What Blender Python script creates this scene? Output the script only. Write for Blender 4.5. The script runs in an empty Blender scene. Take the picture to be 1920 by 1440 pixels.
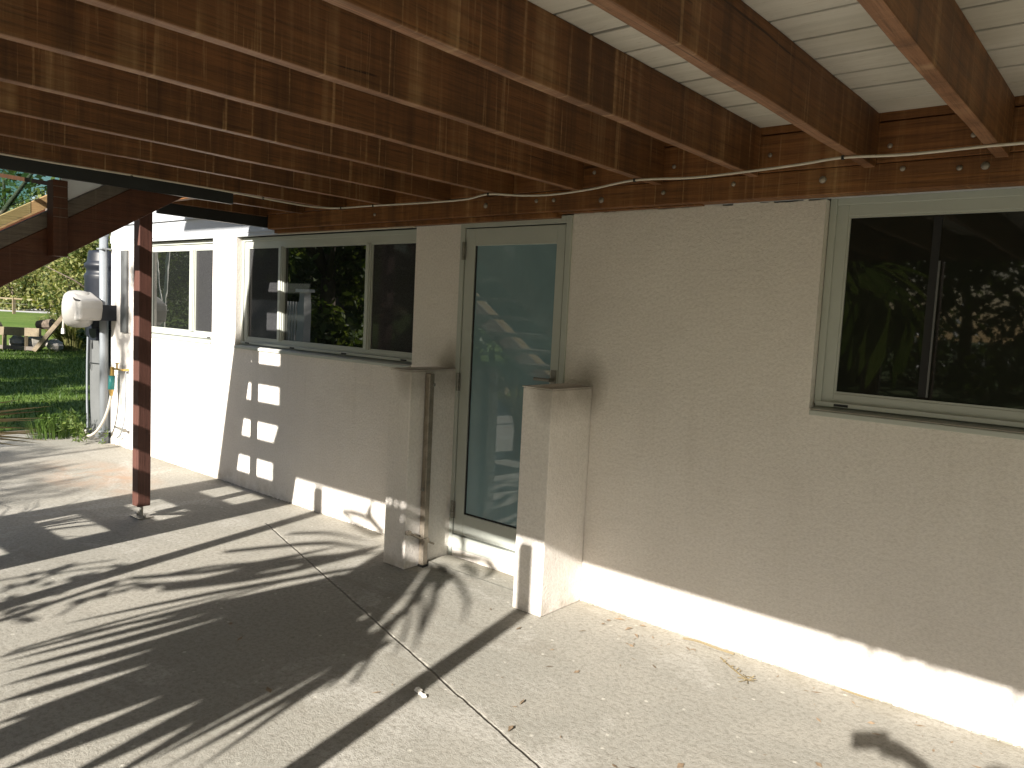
import bpy, math, random
import numpy as np
from mathutils import Vector, Matrix
random.seed(7); rng = np.random.default_rng(7)
sc = bpy.context.scene; COL = sc.collection
R = math.radians

# ------------------------------------------------------------------ camera
CAM = Vector((0.0, -3.46, 1.55))
yaw, pitch, roll = R(-40.065), R(-5.02), R(-2.82)
f = Vector((math.sin(yaw)*math.cos(pitch), math.cos(yaw)*math.cos(pitch), math.sin(pitch)))
r = Vector((math.cos(yaw), -math.sin(yaw), 0)); d = f.cross(r)
c_, s_ = math.cos(roll), math.sin(roll)
r2 = c_*r + s_*d; d2 = -s_*r + c_*d
cam = bpy.data.cameras.new('camera'); cam.sensor_width = 36; cam.lens = 36*1444/1920
cam.clip_start = 0.005; cam.clip_end = 2000
camo = bpy.data.objects.new('camera', cam); COL.objects.link(camo)
u2 = -d2
camo.matrix_world = Matrix(((r2.x, u2.x, -f.x, CAM.x), (r2.y, u2.y, -f.y, CAM.y), (r2.z, u2.z, -f.z, CAM.z), (0, 0, 0, 1)))
sc.camera = camo

# ------------------------------------------------------------------ sun, sky, exposure
S = Vector((-0.201, 0.877, -0.436)).normalized()          # the way sunlight travels
sun = bpy.data.lights.new('sun', 'SUN'); sun.energy = 5.0; sun.angle = R(0.55); sun.color = (1.0, 0.945, 0.86)
suno = bpy.data.objects.new('sun', sun); COL.objects.link(suno)
suno.rotation_euler = S.to_track_quat('-Z', 'Y').to_euler()
w = bpy.data.worlds.new('World'); sc.world = w; w.use_nodes = True
nt = w.node_tree; bg = nt.nodes['Background']
sky = nt.nodes.new('ShaderNodeTexSky'); sky.sky_type = 'NISHITA'; sky.sun_disc = False
sky.sun_elevation = math.asin(-S.z); sky.sun_rotation = math.atan2(-S.x, -S.y)
nt.links.new(sky.outputs[0], bg.inputs[0]); bg.inputs[1].default_value = 0.06
sc.view_settings.view_transform = 'Standard'; sc.view_settings.look = 'None'
sc.view_settings.exposure = 1.35; sc.view_settings.gamma = 1
sc.cycles.max_bounces = 10; sc.cycles.diffuse_bounces = 6; sc.cycles.transparent_max_bounces = 12
sc.cycles.caustics_reflective = False; sc.cycles.caustics_refractive = False

# ------------------------------------------------------------------ helpers
class MB:
    def __init__(s): s.v = []; s.f = []
    def add(s, vs, fs):
        n = len(s.v); s.v += [tuple(p) for p in vs]; s.f += [tuple(i+n for i in q) for q in fs]; return s
    def box(s, x0, x1, y0, y1, z0, z1):
        return s.add([(x0,y0,z0),(x1,y0,z0),(x1,y1,z0),(x0,y1,z0),(x0,y0,z1),(x1,y0,z1),(x1,y1,z1),(x0,y1,z1)],
                     [(0,3,2,1),(4,5,6,7),(0,1,5,4),(1,2,6,5),(2,3,7,6),(3,0,4,7)])
    def bar(s, a, b, wx, wz, up=(0,0,1)):
        a = Vector(a); b = Vector(b); t = (b-a).normalized(); up = Vector(up)
        n = t.cross(up).normalized(); m = n.cross(t).normalized()
        vs = [p + n*i*wx/2 + m*j*wz/2 for p in (a, b) for i, j in ((-1,-1),(1,-1),(1,1),(-1,1))]
        return s.add(vs, [(0,3,2,1),(4,5,6,7),(0,1,5,4),(1,2,6,5),(2,3,7,6),(3,0,4,7)])
    def tube(s, pts, rad, n=10, cap=True):
        pts = [Vector(p) for p in pts]; rads = rad if isinstance(rad, (list, tuple)) else [rad]*len(pts)
        ref = None; vs = []
        for i, p in enumerate(pts):
            t = (pts[min(i+1, len(pts)-1)] - pts[max(i-1, 0)]).normalized()
            if ref is None:
                ref = Vector((0,0,1)) if abs(t.z) < .9 else Vector((1,0,0))
            a = (ref - t*ref.dot(t)).normalized(); ref = a; b = t.cross(a)
            vs += [p + (a*math.cos(2*math.pi*k/n) + b*math.sin(2*math.pi*k/n))*rads[i] for k in range(n)]
        fs = [(i*n+k, i*n+(k+1) % n, (i+1)*n+(k+1) % n, (i+1)*n+k) for i in range(len(pts)-1) for k in range(n)]
        if cap: fs += [tuple(range(n))[::-1], tuple((len(pts)-1)*n+k for k in range(n))]
        return s.add(vs, fs)
    def prism(s, poly, lo, hi, axis):                     # polygon in the two other axes, extruded along axis
        def P(p, t):
            return {'x': (t, p[0], p[1]), 'y': (p[0], t, p[1]), 'z': (p[0], p[1], t)}[axis]
        n = len(poly); vs = [P(p, lo) for p in poly] + [P(p, hi) for p in poly]
        return s.add(vs, [tuple(range(n))[::-1], tuple(range(n, 2*n))] + [(i, (i+1) % n, n+(i+1) % n, n+i) for i in range(n)])
    def lathe(s, prof, origin, axis=(0,0,1), n=24):
        return s.tube([Vector(origin)+Vector(axis)*h for h, _ in prof], [max(q, 1e-4) for _, q in prof], n)
    def build(s, name, mat, parent=None, bevel=0, smooth=False):
        me = bpy.data.meshes.new(name)
        off = Vector((0,0,0))
        p = parent
        while p is not None: off += Vector(p.location); p = p.parent
        me.from_pydata([(a-off.x, b-off.y, c-off.z) for a, b, c in s.v], [], s.f)
        me.update()
        import bmesh
        bm = bmesh.new(); bm.from_mesh(me); bmesh.ops.recalc_face_normals(bm, faces=bm.faces); bm.to_mesh(me); bm.free()
        if smooth:
            me.polygons.foreach_set('use_smooth', [True]*len(me.polygons))
        me.materials.append(mat)
        o = bpy.data.objects.new(name, me); COL.objects.link(o)
        if parent is not None: o.parent = parent
        if bevel:
            b = o.modifiers.new('bevel', 'BEVEL'); b.width = bevel; b.segments = 2; b.limit_method = 'ANGLE'; b.angle_limit = R(50)
        return o

def arr_mesh(name, verts, faces, mat, parent=None, off=(0,0,0)):   # fast numpy mesh, quads or tris
    me = bpy.data.meshes.new(name); k = faces.shape[1]
    me.vertices.add(len(verts)); me.vertices.foreach_set('co', (verts-np.array(off)).astype(np.float32).ravel())
    me.loops.add(faces.size); me.loops.foreach_set('vertex_index', faces.astype(np.int32).ravel())
    me.polygons.add(len(faces)); me.polygons.foreach_set('loop_start', np.arange(0, faces.size, k, dtype=np.int32))
    me.polygons.foreach_set('loop_total', np.full(len(faces), k, dtype=np.int32))
    me.update(calc_edges=True); me.materials.append(mat)
    o = bpy.data.objects.new(name, me); COL.objects.link(o)
    if parent is not None: o.parent = parent
    return o

def tag(o, label=None, cat=None, group=None, kind=None):
    if label: o['label'] = label
    if cat: o['category'] = cat
    if group: o['group'] = group
    if kind: o['kind'] = kind
    return o
def thing(name, loc, label, cat, group=None):
    o = bpy.data.objects.new(name, None); o.location = loc; o.empty_display_size = .1; COL.objects.link(o)
    return tag(o, label, cat, group)

# ------------------------------------------------------------------ materials
class NM:
    def __init__(s, name):
        s.m = bpy.data.materials.new(name); s.m.use_nodes = True; s.t = s.m.node_tree; s.n = s.t.nodes
        s.b = s.n['Principled BSDF']; s.out = s.n['Material Output']
        s.geo = s.n.new('ShaderNodeNewGeometry')
    def link(s, a, b): s.t.links.new(a, b)
    def pos(s, scale=(1,1,1)):
        m = s.n.new('ShaderNodeMapping'); m.inputs['Scale'].default_value = scale
        s.link(s.geo.outputs['Position'], m.inputs['Vector']); return m.outputs[0]
    def noise(s, vec, scale, detail=4, rough=.55, dist=0):
        n = s.n.new('ShaderNodeTexNoise'); n.inputs['Scale'].default_value = scale; n.inputs['Detail'].default_value = detail
        n.inputs['Roughness'].default_value = rough; n.inputs['Distortion'].default_value = dist
        s.link(vec, n.inputs['Vector']); return n.outputs['Fac']
    def vor(s, vec, scale, feature='F1'):
        n = s.n.new('ShaderNodeTexVoronoi'); n.inputs['Scale'].default_value = scale; n.feature = feature
        s.link(vec, n.inputs['Vector']); return n.outputs['Distance']
    def ramp(s, fac, stops):
        n = s.n.new('ShaderNodeValToRGB'); e = n.color_ramp.elements
        while len(e) < len(stops): e.new(.5)
        for q, (p, c) in zip(e, stops):
            q.position = p; q.color = (c, c, c, 1) if isinstance(c, (int, float)) else (*c, 1)
        s.link(fac, n.inputs[0]); return n.outputs[0]
    def mix(s, fac, a, b, mode='MIX'):
        n = s.n.new('ShaderNodeMix'); n.data_type = 'RGBA'; n.blend_type = mode
        for i, v in ((0, fac), (6, a), (7, b)):
            if hasattr(v, 'is_linked'): s.link(v, n.inputs[i])
            elif i == 0: n.inputs[0].default_value = v
            elif isinstance(v, (int, float)): n.inputs[i].default_value = (v, v, v, 1)
            else: n.inputs[i].default_value = (*v, 1)
        return n.outputs[2]
    def math(s, op, a, b=0.0, c=None):
        n = s.n.new('ShaderNodeMath'); n.operation = op
        for i, v in enumerate((a, b) if c is None else (a, b, c)):
            if isinstance(v, (int, float)): n.inputs[i].default_value = v
            else: s.link(v, n.inputs[i])
        return n.outputs[0]
    def xyz(s):
        n = s.n.new('ShaderNodeSeparateXYZ'); s.link(s.geo.outputs['Position'], n.inputs[0]); return n.outputs
    def bump(s, h, strength=.3, dist=.01):
        n = s.n.new('ShaderNodeBump'); n.inputs['Strength'].default_value = strength; n.inputs['Distance'].default_value = dist
        s.link(h, n.inputs['Height']); s.link(n.outputs[0], s.b.inputs['Normal'])
    def done(s, col=None, rough=.6, metal=0, spec=None):
        if col is not None:
            if isinstance(col, tuple): s.b.inputs['Base Color'].default_value = (*col, 1)
            else: s.link(col, s.b.inputs['Base Color'])
        if isinstance(rough, (int, float)): s.b.inputs['Roughness'].default_value = rough
        else: s.link(rough, s.b.inputs['Roughness'])
        s.b.inputs['Metallic'].default_value = metal
        if spec is not None: s.b.inputs['Specular IOR Level'].default_value = spec
        return s.m

def m_render():
    k = NM('wall_render'); p = k.pos()
    big = k.noise(p, .9, 5, .6); fine = k.noise(p, 70, 3, .6); grit = k.noise(p, 190, 2, .7)
    c = k.mix(k.ramp(big, [(.35, 0), (.7, 1)]), (.71, .665, .62), (.81, .765, .715))
    c = k.mix(k.ramp(fine, [(.35, .25), (.6, 0)]), c, (.44, .40, .355))
    # damp staining low on the wall, splash marks
    z = k.xyz()[2]; low = k.math('MULTIPLY', k.ramp(z, [(.0, 1), (.16, 0)]), k.ramp(k.noise(p, 9, 4), [(.42, 0), (.65, 1)]))
    c = k.mix(k.math('MULTIPLY', low, .55), c, (.34, .29, .22))
    st = k.noise(k.pos((6, 6, .7)), 1.0, 4, .6)
    c = k.mix(k.math('MULTIPLY', k.ramp(st, [(.52, 0), (.75, 1)]), .12), c, (.50, .45, .39))
    X, Y, Z = k.xyz()
    # trowel marks, hairline cracks, dark smudges above the two caps, grime below the sills
    tw = k.noise(k.pos((2.2, 2.2, 5)), 2.4, 5, .6, 1.2); c = k.mix(k.math('MULTIPLY', k.ramp(tw, [(.52, 0), (.68, 1)]), .12), c, (.55, .51, .45))
    ck = k.vor(k.pos((.8, .8, .5)), 1.0, 'DISTANCE_TO_EDGE')
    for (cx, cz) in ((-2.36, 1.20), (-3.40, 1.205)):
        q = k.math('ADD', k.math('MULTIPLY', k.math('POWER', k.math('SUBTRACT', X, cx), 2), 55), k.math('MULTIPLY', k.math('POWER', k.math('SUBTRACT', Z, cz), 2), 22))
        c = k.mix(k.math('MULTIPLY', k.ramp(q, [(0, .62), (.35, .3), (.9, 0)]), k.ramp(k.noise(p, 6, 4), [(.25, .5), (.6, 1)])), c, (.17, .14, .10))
    dr = k.noise(k.pos((13, 13, .8)), 1.0, 5, .65); under = k.math('MULTIPLY', k.ramp(Z, [(.55, 0), (1.2, 1)]), k.math('LESS_THAN', Z, 1.2))
    c = k.mix(k.math('MULTIPLY', k.math('MULTIPLY', k.ramp(dr, [(.55, 0), (.72, 1)]), under), .16), c, (.36, .32, .26))
    k.bump(k.math('ADD', k.math('ADD', fine, k.math('MULTIPLY', grit, .6)), k.math('MULTIPLY', tw, .4)), .6, .007)
    return k.done(c, .92, spec=.2)
def m_concrete():
    k = NM('concrete'); p = k.pos()
    big = k.noise(p, .55, 5, .62, .4); mid = k.noise(p, 3.2, 6, .65, .3); fine = k.noise(p, 45, 4, .7); grit = k.noise(p, 150, 2, .8)
    c = k.mix(k.ramp(big, [(.3, 0), (.7, 1)]), (.30, .29, .255), (.395, .37, .32))
    c = k.mix(k.math('MULTIPLY', k.ramp(mid, [(.42, 0), (.66, 1)]), .45), c, (.275, .268, .235))
    c = k.mix(k.math('MULTIPLY', k.ramp(k.noise(p, 1.6, 6, .7, .8), [(.55, 0), (.64, 1)]), .5), c, (.47, .45, .41))
    c = k.mix(k.math('MULTIPLY', k.ramp(k.noise(k.pos((1, 3, 1)), 1.1, 7, .72, 1.0), [(.57, 0), (.68, 1)]), .45), c, (.22, .20, .165))
    c = k.mix(k.ramp(fine, [(.36, .6), (.54, 0)]), c, (.20, .185, .155))
    c = k.mix(k.ramp(grit, [(.36, .4), (.46, 0)]), c, (.17, .15, .12))
    # small pits and pale chips
    sp = k.vor(p, 23); c = k.mix(k.ramp(sp, [(.05, .55), (.10, 0)]), c, (.14, .12, .10))
    sp2 = k.vor(k.pos((1, 1.1, 1)), 9.3); c = k.mix(k.ramp(sp2, [(.05, .6), (.10, 0)]), c, (.60, .57, .50))
    # rusty stain beyond the stair post
    X, Y, Z = k.xyz()
    rx = k.math('ADD', k.math('POWER', k.math('ADD', X, 6.9), 2), k.math('MULTIPLY', k.math('POWER', k.math('ADD', Y, .75), 2), 5))
    c = k.mix(k.math('MULTIPLY', k.ramp(rx, [(0, .6), (1.0, 0)]), k.ramp(mid, [(.4, 0), (.65, 1)])), c, (.42, .24, .14))
    # construction joint: a saw cut with crumbled edges running across the slab
    wob = k.math('MULTIPLY', k.math('SUBTRACT', k.noise(p, 5, 5, .7), .5), .022)
    ln = k.math('ABSOLUTE', k.math('ADD', k.math('ADD', k.math('MULTIPLY', k.math('ADD', X, 4.487), .284), k.math('MULTIPLY', k.math('ADD', Y, .529), .959)), wob))
    inx = k.math('MULTIPLY', k.math('GREATER_THAN', X, -4.75), k.math('LESS_THAN', X, 3.0))
    jn = k.math('MULTIPLY', k.ramp(ln, [(.0025, 1), (.0055, 0)]), inx)
    halo = k.math('MULTIPLY', k.math('MULTIPLY', k.ramp(ln, [(.008, 1), (.03, 0)]), k.ramp(k.noise(p, 30, 3), [(.5, 0), (.6, 1)])), inx)
    c = k.mix(k.math('MULTIPLY', halo, .5), c, (.55, .52, .46)); c = k.mix(k.math('MULTIPLY', jn, .8), c, (.06, .05, .04))
    cr = k.vor(k.pos((.55, .8, 1)), 1.0, 'DISTANCE_TO_EDGE')
    # dirt gathered where the slab meets the wall
    dw = k.math('MULTIPLY', k.ramp(k.math('ADD', Y, .16), [(0, 0), (.16, 1)]), k.ramp(mid, [(.4, 0), (.6, 1)]))
    c = k.mix(k.math('MULTIPLY', dw, .45), c, (.22, .19, .13))
    h = k.math('SUBTRACT', k.math('ADD', k.math('MULTIPLY', fine, .6), k.math('MULTIPLY', grit, .35)), k.math('MULTIPLY', jn, 1.3))
    k.bump(h, .7, .009)
    return k.done(c, .9, spec=.25)
def m_wood(name, axis, dark, mid, stain, streak=1.0, seed=0.0):
    # axis: the way the grain runs; stains run down the face (along z)
    k = NM(name)
    g = {'x': (.45, 30, 30), 'y': (30, .45, 30), 'z': (30, 30, .45)}[axis]
    m = k.n.new('ShaderNodeMapping'); m.inputs['Scale'].default_value = g; m.inputs['Location'].default_value = (seed, seed*1.7, seed*.6)
    k.link(k.geo.outputs['Position'], m.inputs['Vector'])
    g2 = {'x': (2.2, 60, 60), 'y': (60, 2.2, 60), 'z': (60, 60, 2.2)}[axis]
    grain = k.noise(m.outputs[0], 1.5, 8, .68, .55)
    fine = k.noise(k.pos(g2), 2.6, 5, .65, .3)
    crack = k.noise(k.pos({'x': (.7, 24, 24), 'y': (24, .7, 24), 'z': (24, 24, .7)}[axis]), 1.1, 3, .5, 1.6)
    big = k.noise(k.pos({'x': (.5, 1.6, 1.6), 'y': (1.6, .5, 1.6), 'z': (1.6, 1.6, .5)}[axis]), 1.6, 4, .6)
    c = k.mix(k.ramp(grain, [(.30, 0), (.70, 1)]), dark, mid)
    c = k.mix(k.ramp(big, [(.36, .5), (.64, 0)]), c, dark)
    c = k.mix(k.ramp(fine, [(.34, .55), (.50, 0)]), c, tuple(q*.4 for q in dark))
    c = k.mix(k.ramp(crack, [(.255, .9), (.285, 0)]), c, tuple(q*.18 for q in dark))
    # water streaks run down the face: broad dark stains, thin pale drips
    if axis in 'xy':
        v = (6, .4, .16) if axis == 'x' else (.4, 6, .16)
        s1 = k.noise(k.pos(v), 1.4, 5, .62, .12)
        s2 = k.noise(k.pos(tuple(q*3.4 for q in v)), 1.9, 5, .68)
        br = k.ramp(k.noise(k.pos(g2), 1.2, 3, .6), [(.3, .35), (.6, 1)])
        c = k.mix(k.math('MULTIPLY', k.ramp(s1, [(.30, 1), (.50, 0)]), .72*streak), c, tuple(q*.38 for q in dark))
        c = k.mix(k.math('MULTIPLY', k.math('MULTIPLY', k.ramp(s1, [(.54, 0), (.72, 1)]), br), .5*streak), c, stain)
        c = k.mix(k.math('MULTIPLY', k.math('MULTIPLY', k.ramp(s2, [(.58, 0), (.68, 1)]), br), .62*streak), c, stain)
    k.bump(k.math('ADD', grain, fine), .4, .004)
    return k.done(c, .55, spec=.35)
def m_simple(name, col, rough=.6, metal=0, var=.12, scale=8, spec=None, bump=0):
    k = NM(name); p = k.pos(); n = k.noise(p, scale, 5, .6); n2 = k.noise(p, scale*9, 3, .6)
    a = tuple(q*(1-var) for q in col); b = tuple(min(1, q*(1+var)) for q in col)
    c = k.mix(k.ramp(n, [(.3, 0), (.7, 1)]), a, b)
    c = k.mix(k.ramp(n2, [(.3, .35), (.5, 0)]), c, tuple(q*(1-2*var) for q in col))
    if bump: k.bump(n2, bump, .004)
    return k.done(c, k.ramp(n, [(.2, max(0, rough-.08)), (.8, min(1, rough+.08))]), metal, spec)
def m_glass(name, base, ior=1.6, rough=.0, gloss=1.0, mesh=False, wave=.0):
    # a dark room behind clean glass: dark body, mirror reflection by Fresnel
    k = NM(name); k.n.remove(k.b)
    df = k.n.new('ShaderNodeBsdfDiffuse'); df.inputs[0].default_value = (*base, 1)
    p = k.pos()
    if mesh:
        nn = k.noise(p, 260, 2, .6); c = k.mix(k.ramp(nn, [(.4, 0), (.6, 1)]), tuple(q*.6 for q in base), tuple(q*1.35 for q in base)); k.link(c, df.inputs[0])
    else:
        nn = k.noise(k.pos((1, 1, .6)), 2.2, 4, .6, .6); c = k.mix(k.ramp(nn, [(.4, 0), (.7, 1)]), base, tuple(q*1.25 for q in base)); k.link(c, df.inputs[0])
    gl = k.n.new('ShaderNodeBsdfGlossy'); gl.inputs['Roughness'].default_value = rough; gl.inputs[0].default_value = (gloss, gloss, gloss, 1)
    fr = k.n.new('ShaderNodeFresnel'); fr.inputs[0].default_value = ior
    if wave:
        b = k.n.new('ShaderNodeBump'); b.inputs['Strength'].default_value = wave; b.inputs['Distance'].default_value = .02
        k.link(k.noise(p, 3.0, 2, .5), b.inputs['Height']); k.link(b.outputs[0], gl.inputs['Normal'])
    mx = k.n.new('ShaderNodeMixShader'); k.link(fr.outputs[0], mx.inputs[0]); k.link(df.outputs[0], mx.inputs[1]); k.link(gl.outputs[0], mx.inputs[2])
    k.link(mx.outputs[0], k.out.inputs[0]); return k.m
def m_clear(name, tint):
    k = NM(name); k.n.remove(k.b)
    tr = k.n.new('ShaderNodeBsdfTransparent'); tr.inputs[0].default_value = (*tint, 1)
    gl = k.n.new('ShaderNodeBsdfGlossy'); gl.inputs['Roughness'].default_value = .01
    fr = k.n.new('ShaderNodeFresnel'); fr.inputs[0].default_value = 1.45
    mx = k.n.new('ShaderNodeMixShader'); k.link(fr.outputs[0], mx.inputs[0]); k.link(tr.outputs[0], mx.inputs[1]); k.link(gl.outputs[0], mx.inputs[2])
    k.link(mx.outputs[0], k.out.inputs[0]); return k.m
def m_leaf(name, cols, trans=.35, rough=.5):
    k = NM(name); k.n.remove(k.b)
    n = k.noise(k.pos(), .7, 3, .6)
    fac = k.math('ADD', k.math('MULTIPLY', k.geo.outputs['Random Per Island'], .7), k.math('MULTIPLY', n, .5))
    c = k.ramp(fac, [(i/(len(cols)-1)*.8+.15, q) for i, q in enumerate(cols)])
    df = k.n.new('ShaderNodeBsdfPrincipled'); df.inputs['Roughness'].default_value = rough; df.inputs['Specular IOR Level'].default_value = .3
    k.link(c, df.inputs['Base Color'])
    tl = k.n.new('ShaderNodeBsdfTranslucent'); k.link(k.mix(1.0, c, (1.5, 1.5, .7), 'MULTIPLY'), tl.inputs[0])
    mx = k.n.new('ShaderNodeMixShader'); mx.inputs[0].default_value = trans
    k.link(df.outputs[0], mx.inputs[1]); k.link(tl.outputs[0], mx.inputs[2]); k.link(mx.outputs[0], k.out.inputs[0]); return k.m
def m_lawn():
    k = NM('lawn_ground'); p = k.pos()
    a = k.noise(p, .25, 5, .6); b = k.noise(p, 6, 5, .7)
    c = k.mix(k.ramp(a, [(.35, 0), (.65, 1)]), (.10, .17, .028), (.165, .225, .05))
    c = k.mix(k.ramp(b, [(.35, .6), (.6, 0)]), c, (.05, .08, .02))
    st = k.noise(k.pos((1, .12, 1)), .5, 3); c = k.mix(k.ramp(st, [(.55, 0), (.7, .4)]), c, (.20, .20, .08))
    k.bump(b, .6, .03); return k.done(c, .9, spec=.1)

def m_board():
    k = NM('decking_underside'); g = k.noise(k.pos((1.0, 22, 22)), 1.2, 6, .6, .7); n = k.noise(k.pos(), 1.5, 4); f = k.noise(k.pos((4, 30, 30)), 6, 3)
    c = k.mix(k.ramp(g, [(.3, 0), (.7, 1)]), (.56, .54, .47), (.68, .655, .58)); c = k.mix(k.ramp(n, [(.4, .55), (.6, 0)]), c, (.44, .41, .33))
    c = k.mix(k.ramp(f, [(.30, .5), (.38, 0)]), c, (.40, .35, .26)); k.bump(g, .2, .003); return k.done(c, .7, spec=.2)
M = dict(
    render=m_render(), concrete=m_concrete(), lawn=m_lawn(),
    joist=m_wood('joist_timber', 'y', (.095, .040, .014), (.245, .104, .034), (.44, .27, .125)),
    bounce_lit=m_wood('bounce_lit_timber', 'y', (.15, .066, .028), (.38, .20, .11), (.5, .34, .2), .8, 7.0),  # lighter copy of the joist wood, with bounced light in its colour
    ledger=m_wood('ledger_timber', 'x', (.125, .050, .016), (.31, .130, .040), (.46, .27, .115), .9),
    stair=m_wood('stair_timber', 'y', (.075, .026, .014), (.13, .047, .022), (.17, .10, .06), .5, 3.1),
    greywood=m_wood('weathered_timber', 'y', (.12, .10, .085), (.20, .165, .14), (.28, .25, .21), .4, 5.0),
    palewood=m_wood('pale_timber', 'y', (.42, .27, .13), (.58, .40, .20), (.6, .45, .25), .3, 8.0),
    post=m_wood('post_timber', 'z', (.080, .035, .027), (.145, .063, .047), (.2, .11, .08), .4, 2.0),
    oldwood=m_wood('old_timber', 'x', (.16, .12, .08), (.30, .24, .15), (.3, .27, .2), .4, 4.0),
    decking=m_board(),
    alu=m_simple('grey_aluminium', (.43, .45, .41), .42, 0, .03, 3, .5),
    cladding=m_simple('white_weatherboard', (.46, .475, .50), .6, 0, .04, 2),
    soffit=m_simple('pale_panel', (.84, .86, .94), .7, 0, .03, 2),
    black=m_simple('black_steel', (.018, .020, .021), .5, 0, .2, 5),
    galv=m_simple('galvanised_steel', (.26, .25, .22), .5, .6, .15, 30),
    rusty=m_simple('weathered_steel', (.30, .26, .21), .5, .6, .3, 14),
    cable=m_simple('white_cable', (.62, .57, .48), .5, 0, .08, 20),
    pvc=m_simple('grey_pvc', (.22, .24, .26), .4, 0, .05, 5),
    brass=m_simple('brass', (.62, .42, .14), .32, .9, .1, 40),
    tealp=m_simple('teal_plastic', (.03, .22, .21), .4, 0, .1, 20),
    hose=m_simple('cream_hose', (.45, .42, .36), .5, 0, .06, 20),
    reel=m_simple('white_plastic', (.36, .35, .33), .42, 0, .05, 4),
    reelgrey=m_simple('grey_plastic', (.22, .22, .23), .45, 0, .05, 6),
    tank=m_simple('dark_polyethylene', (.016, .019, .026), .42, 0, .25, 5, .35),
    greypanel=m_simple('grey_fibre_cement', (.12, .125, .125), .75, 0, .1, 4),
    slot=m_simple('slot_shadow_gap', (.012, .012, .012), .8),
    pane=m_glass('window_glass', (.010, .011, .010), 2.1, 0, 1.0, False, .015),
    screen=m_glass('flyscreen_mesh', (.040, .040, .042), 1.35, .05, .9, True),
    darkpane=m_glass('shaded_window_glass', (.014, .015, .012), 1.42, .02, .9, False, .01),
    clear=m_clear('clear_glass', (.84, .92, .89)),
    door=m_glass('satin_door_glass', (.19, .285, .315), 2.0, .010, .9),
    balus=m_clear('tinted_glass', (.58, .69, .64)),
    rock=m_simple('stone', (.28, .26, .23), .9, 0, .3, 6, None, .6),
    gravel=m_simple('gravel', (.45, .44, .42), .95, 0, .15, 3, None, .5),
    litter=m_simple('dry_leaf', (.23, .165, .105), .8, 0, .35, 60),
    chip=m_simple('plaster', (.75, .72, .66), .9, 0, .1, 30),
    bark=m_simple('bark', (.13, .10, .075), .9, 0, .3, 9, None, .6),
    leaf_far=m_leaf('leaf_far', [(.045, .075, .020), (.10, .135, .038), (.18, .19, .06), (.28, .27, .11)], .35),
    leaf_dark=m_leaf('leaf_dark', [(.022, .045, .014), (.05, .085, .022), (.09, .13, .035)], .3),
    leaf_mid=m_leaf('leaf_mid', [(.04, .075, .018), (.085, .13, .03), (.15, .19, .05)], .35),
    palm=m_leaf('palm_leaf', [(.05, .09, .025), (.09, .14, .04), (.14, .18, .06)], .25, .35),
    straw=m_leaf('dry_frond', [(.20, .155, .085), (.29, .235, .14), (.12, .09, .05)], .12),
    tuss=m_leaf('tussock_blade', [(.09, .12, .035), (.17, .19, .06), (.30, .27, .12)], .3),
    grass=m_leaf('grass_blade', [(.028, .062, .010), (.055, .105, .018), (.10, .145, .032)], .3),
    skin=m_simple('skin', (.50, .32, .24), .55, 0, .05), hair=m_simple('hair', (.05, .035, .025), .6, 0, .2, 40),
    shirt=m_simple('dark_cloth', (.10, .11, .13), .9, 0, .1, 30), trousers=m_simple('grey_trousers', (.09, .09, .10), .9, 0, .1, 30),
    phone=m_simple('phone_body', (.03, .03, .035), .25),
    white=m_simple('white_paint', (.74, .73, .70), .55, 0, .04, 4),
)

# ------------------------------------------------------------------ ground
tag(MB().box(-9.5, 7.0, -11.5, .20, -.12, 0).build('patio', M['concrete'], bevel=.006), kind='structure')  # unseen front of the slab extended to bounce more light
b = MB(); b.box(-420, 420, -420, 420, -1.0, -.035)
tag(b.build('lawn', M['lawn']), kind='structure')
b = MB(); b.add([(-200, -40, -.031), (-77, 12, -.031), (-66, 21, -.031), (-60, 60, -.031), (-90, 60, -.031), (-95, 22, -.031), (-220, -34, -.031)], [(0, 1, 2, 3, 4, 5, 6)])
tag(b.build('gravel_path', M['gravel']), kind='structure')
# timber edging along the far slab edge
b = MB(); b.bar((-9.54, -3.0, -.02), (-9.53, -.15, -.015), .045, .09)
tag(b.build('garden_edging', M['oldwood'], bevel=.004), 'weathered timber edging board between the concrete and the lawn', 'edging')

# ------------------------------------------------------------------ house
H = thing('house', (-3.5, .1, 0), 'white rendered house with aluminium windows and glazed door behind the deck', 'house')
REC = .06; X0 = -8.43; X1 = 6.0
ops = [(-7.76, -6.37, 1.205, 2.095), (-5.985, -3.785, 1.195, 2.095), (-3.37, -2.53, 0.0, 2.118), (-1.18, .95, 1.207, 2.135)]
b = MB(); cur = X0
for (a, e, z0, z1) in ops:
    b.box(cur, a, 0, .26, 0, 2.118); cur = e
    if z0 > 0: b.box(a, e, 0, .26, 0, z0)
b.box(cur, X1, 0, .26, 0, 2.118)
wall = b.build('wall', M['render'], H)
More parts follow.
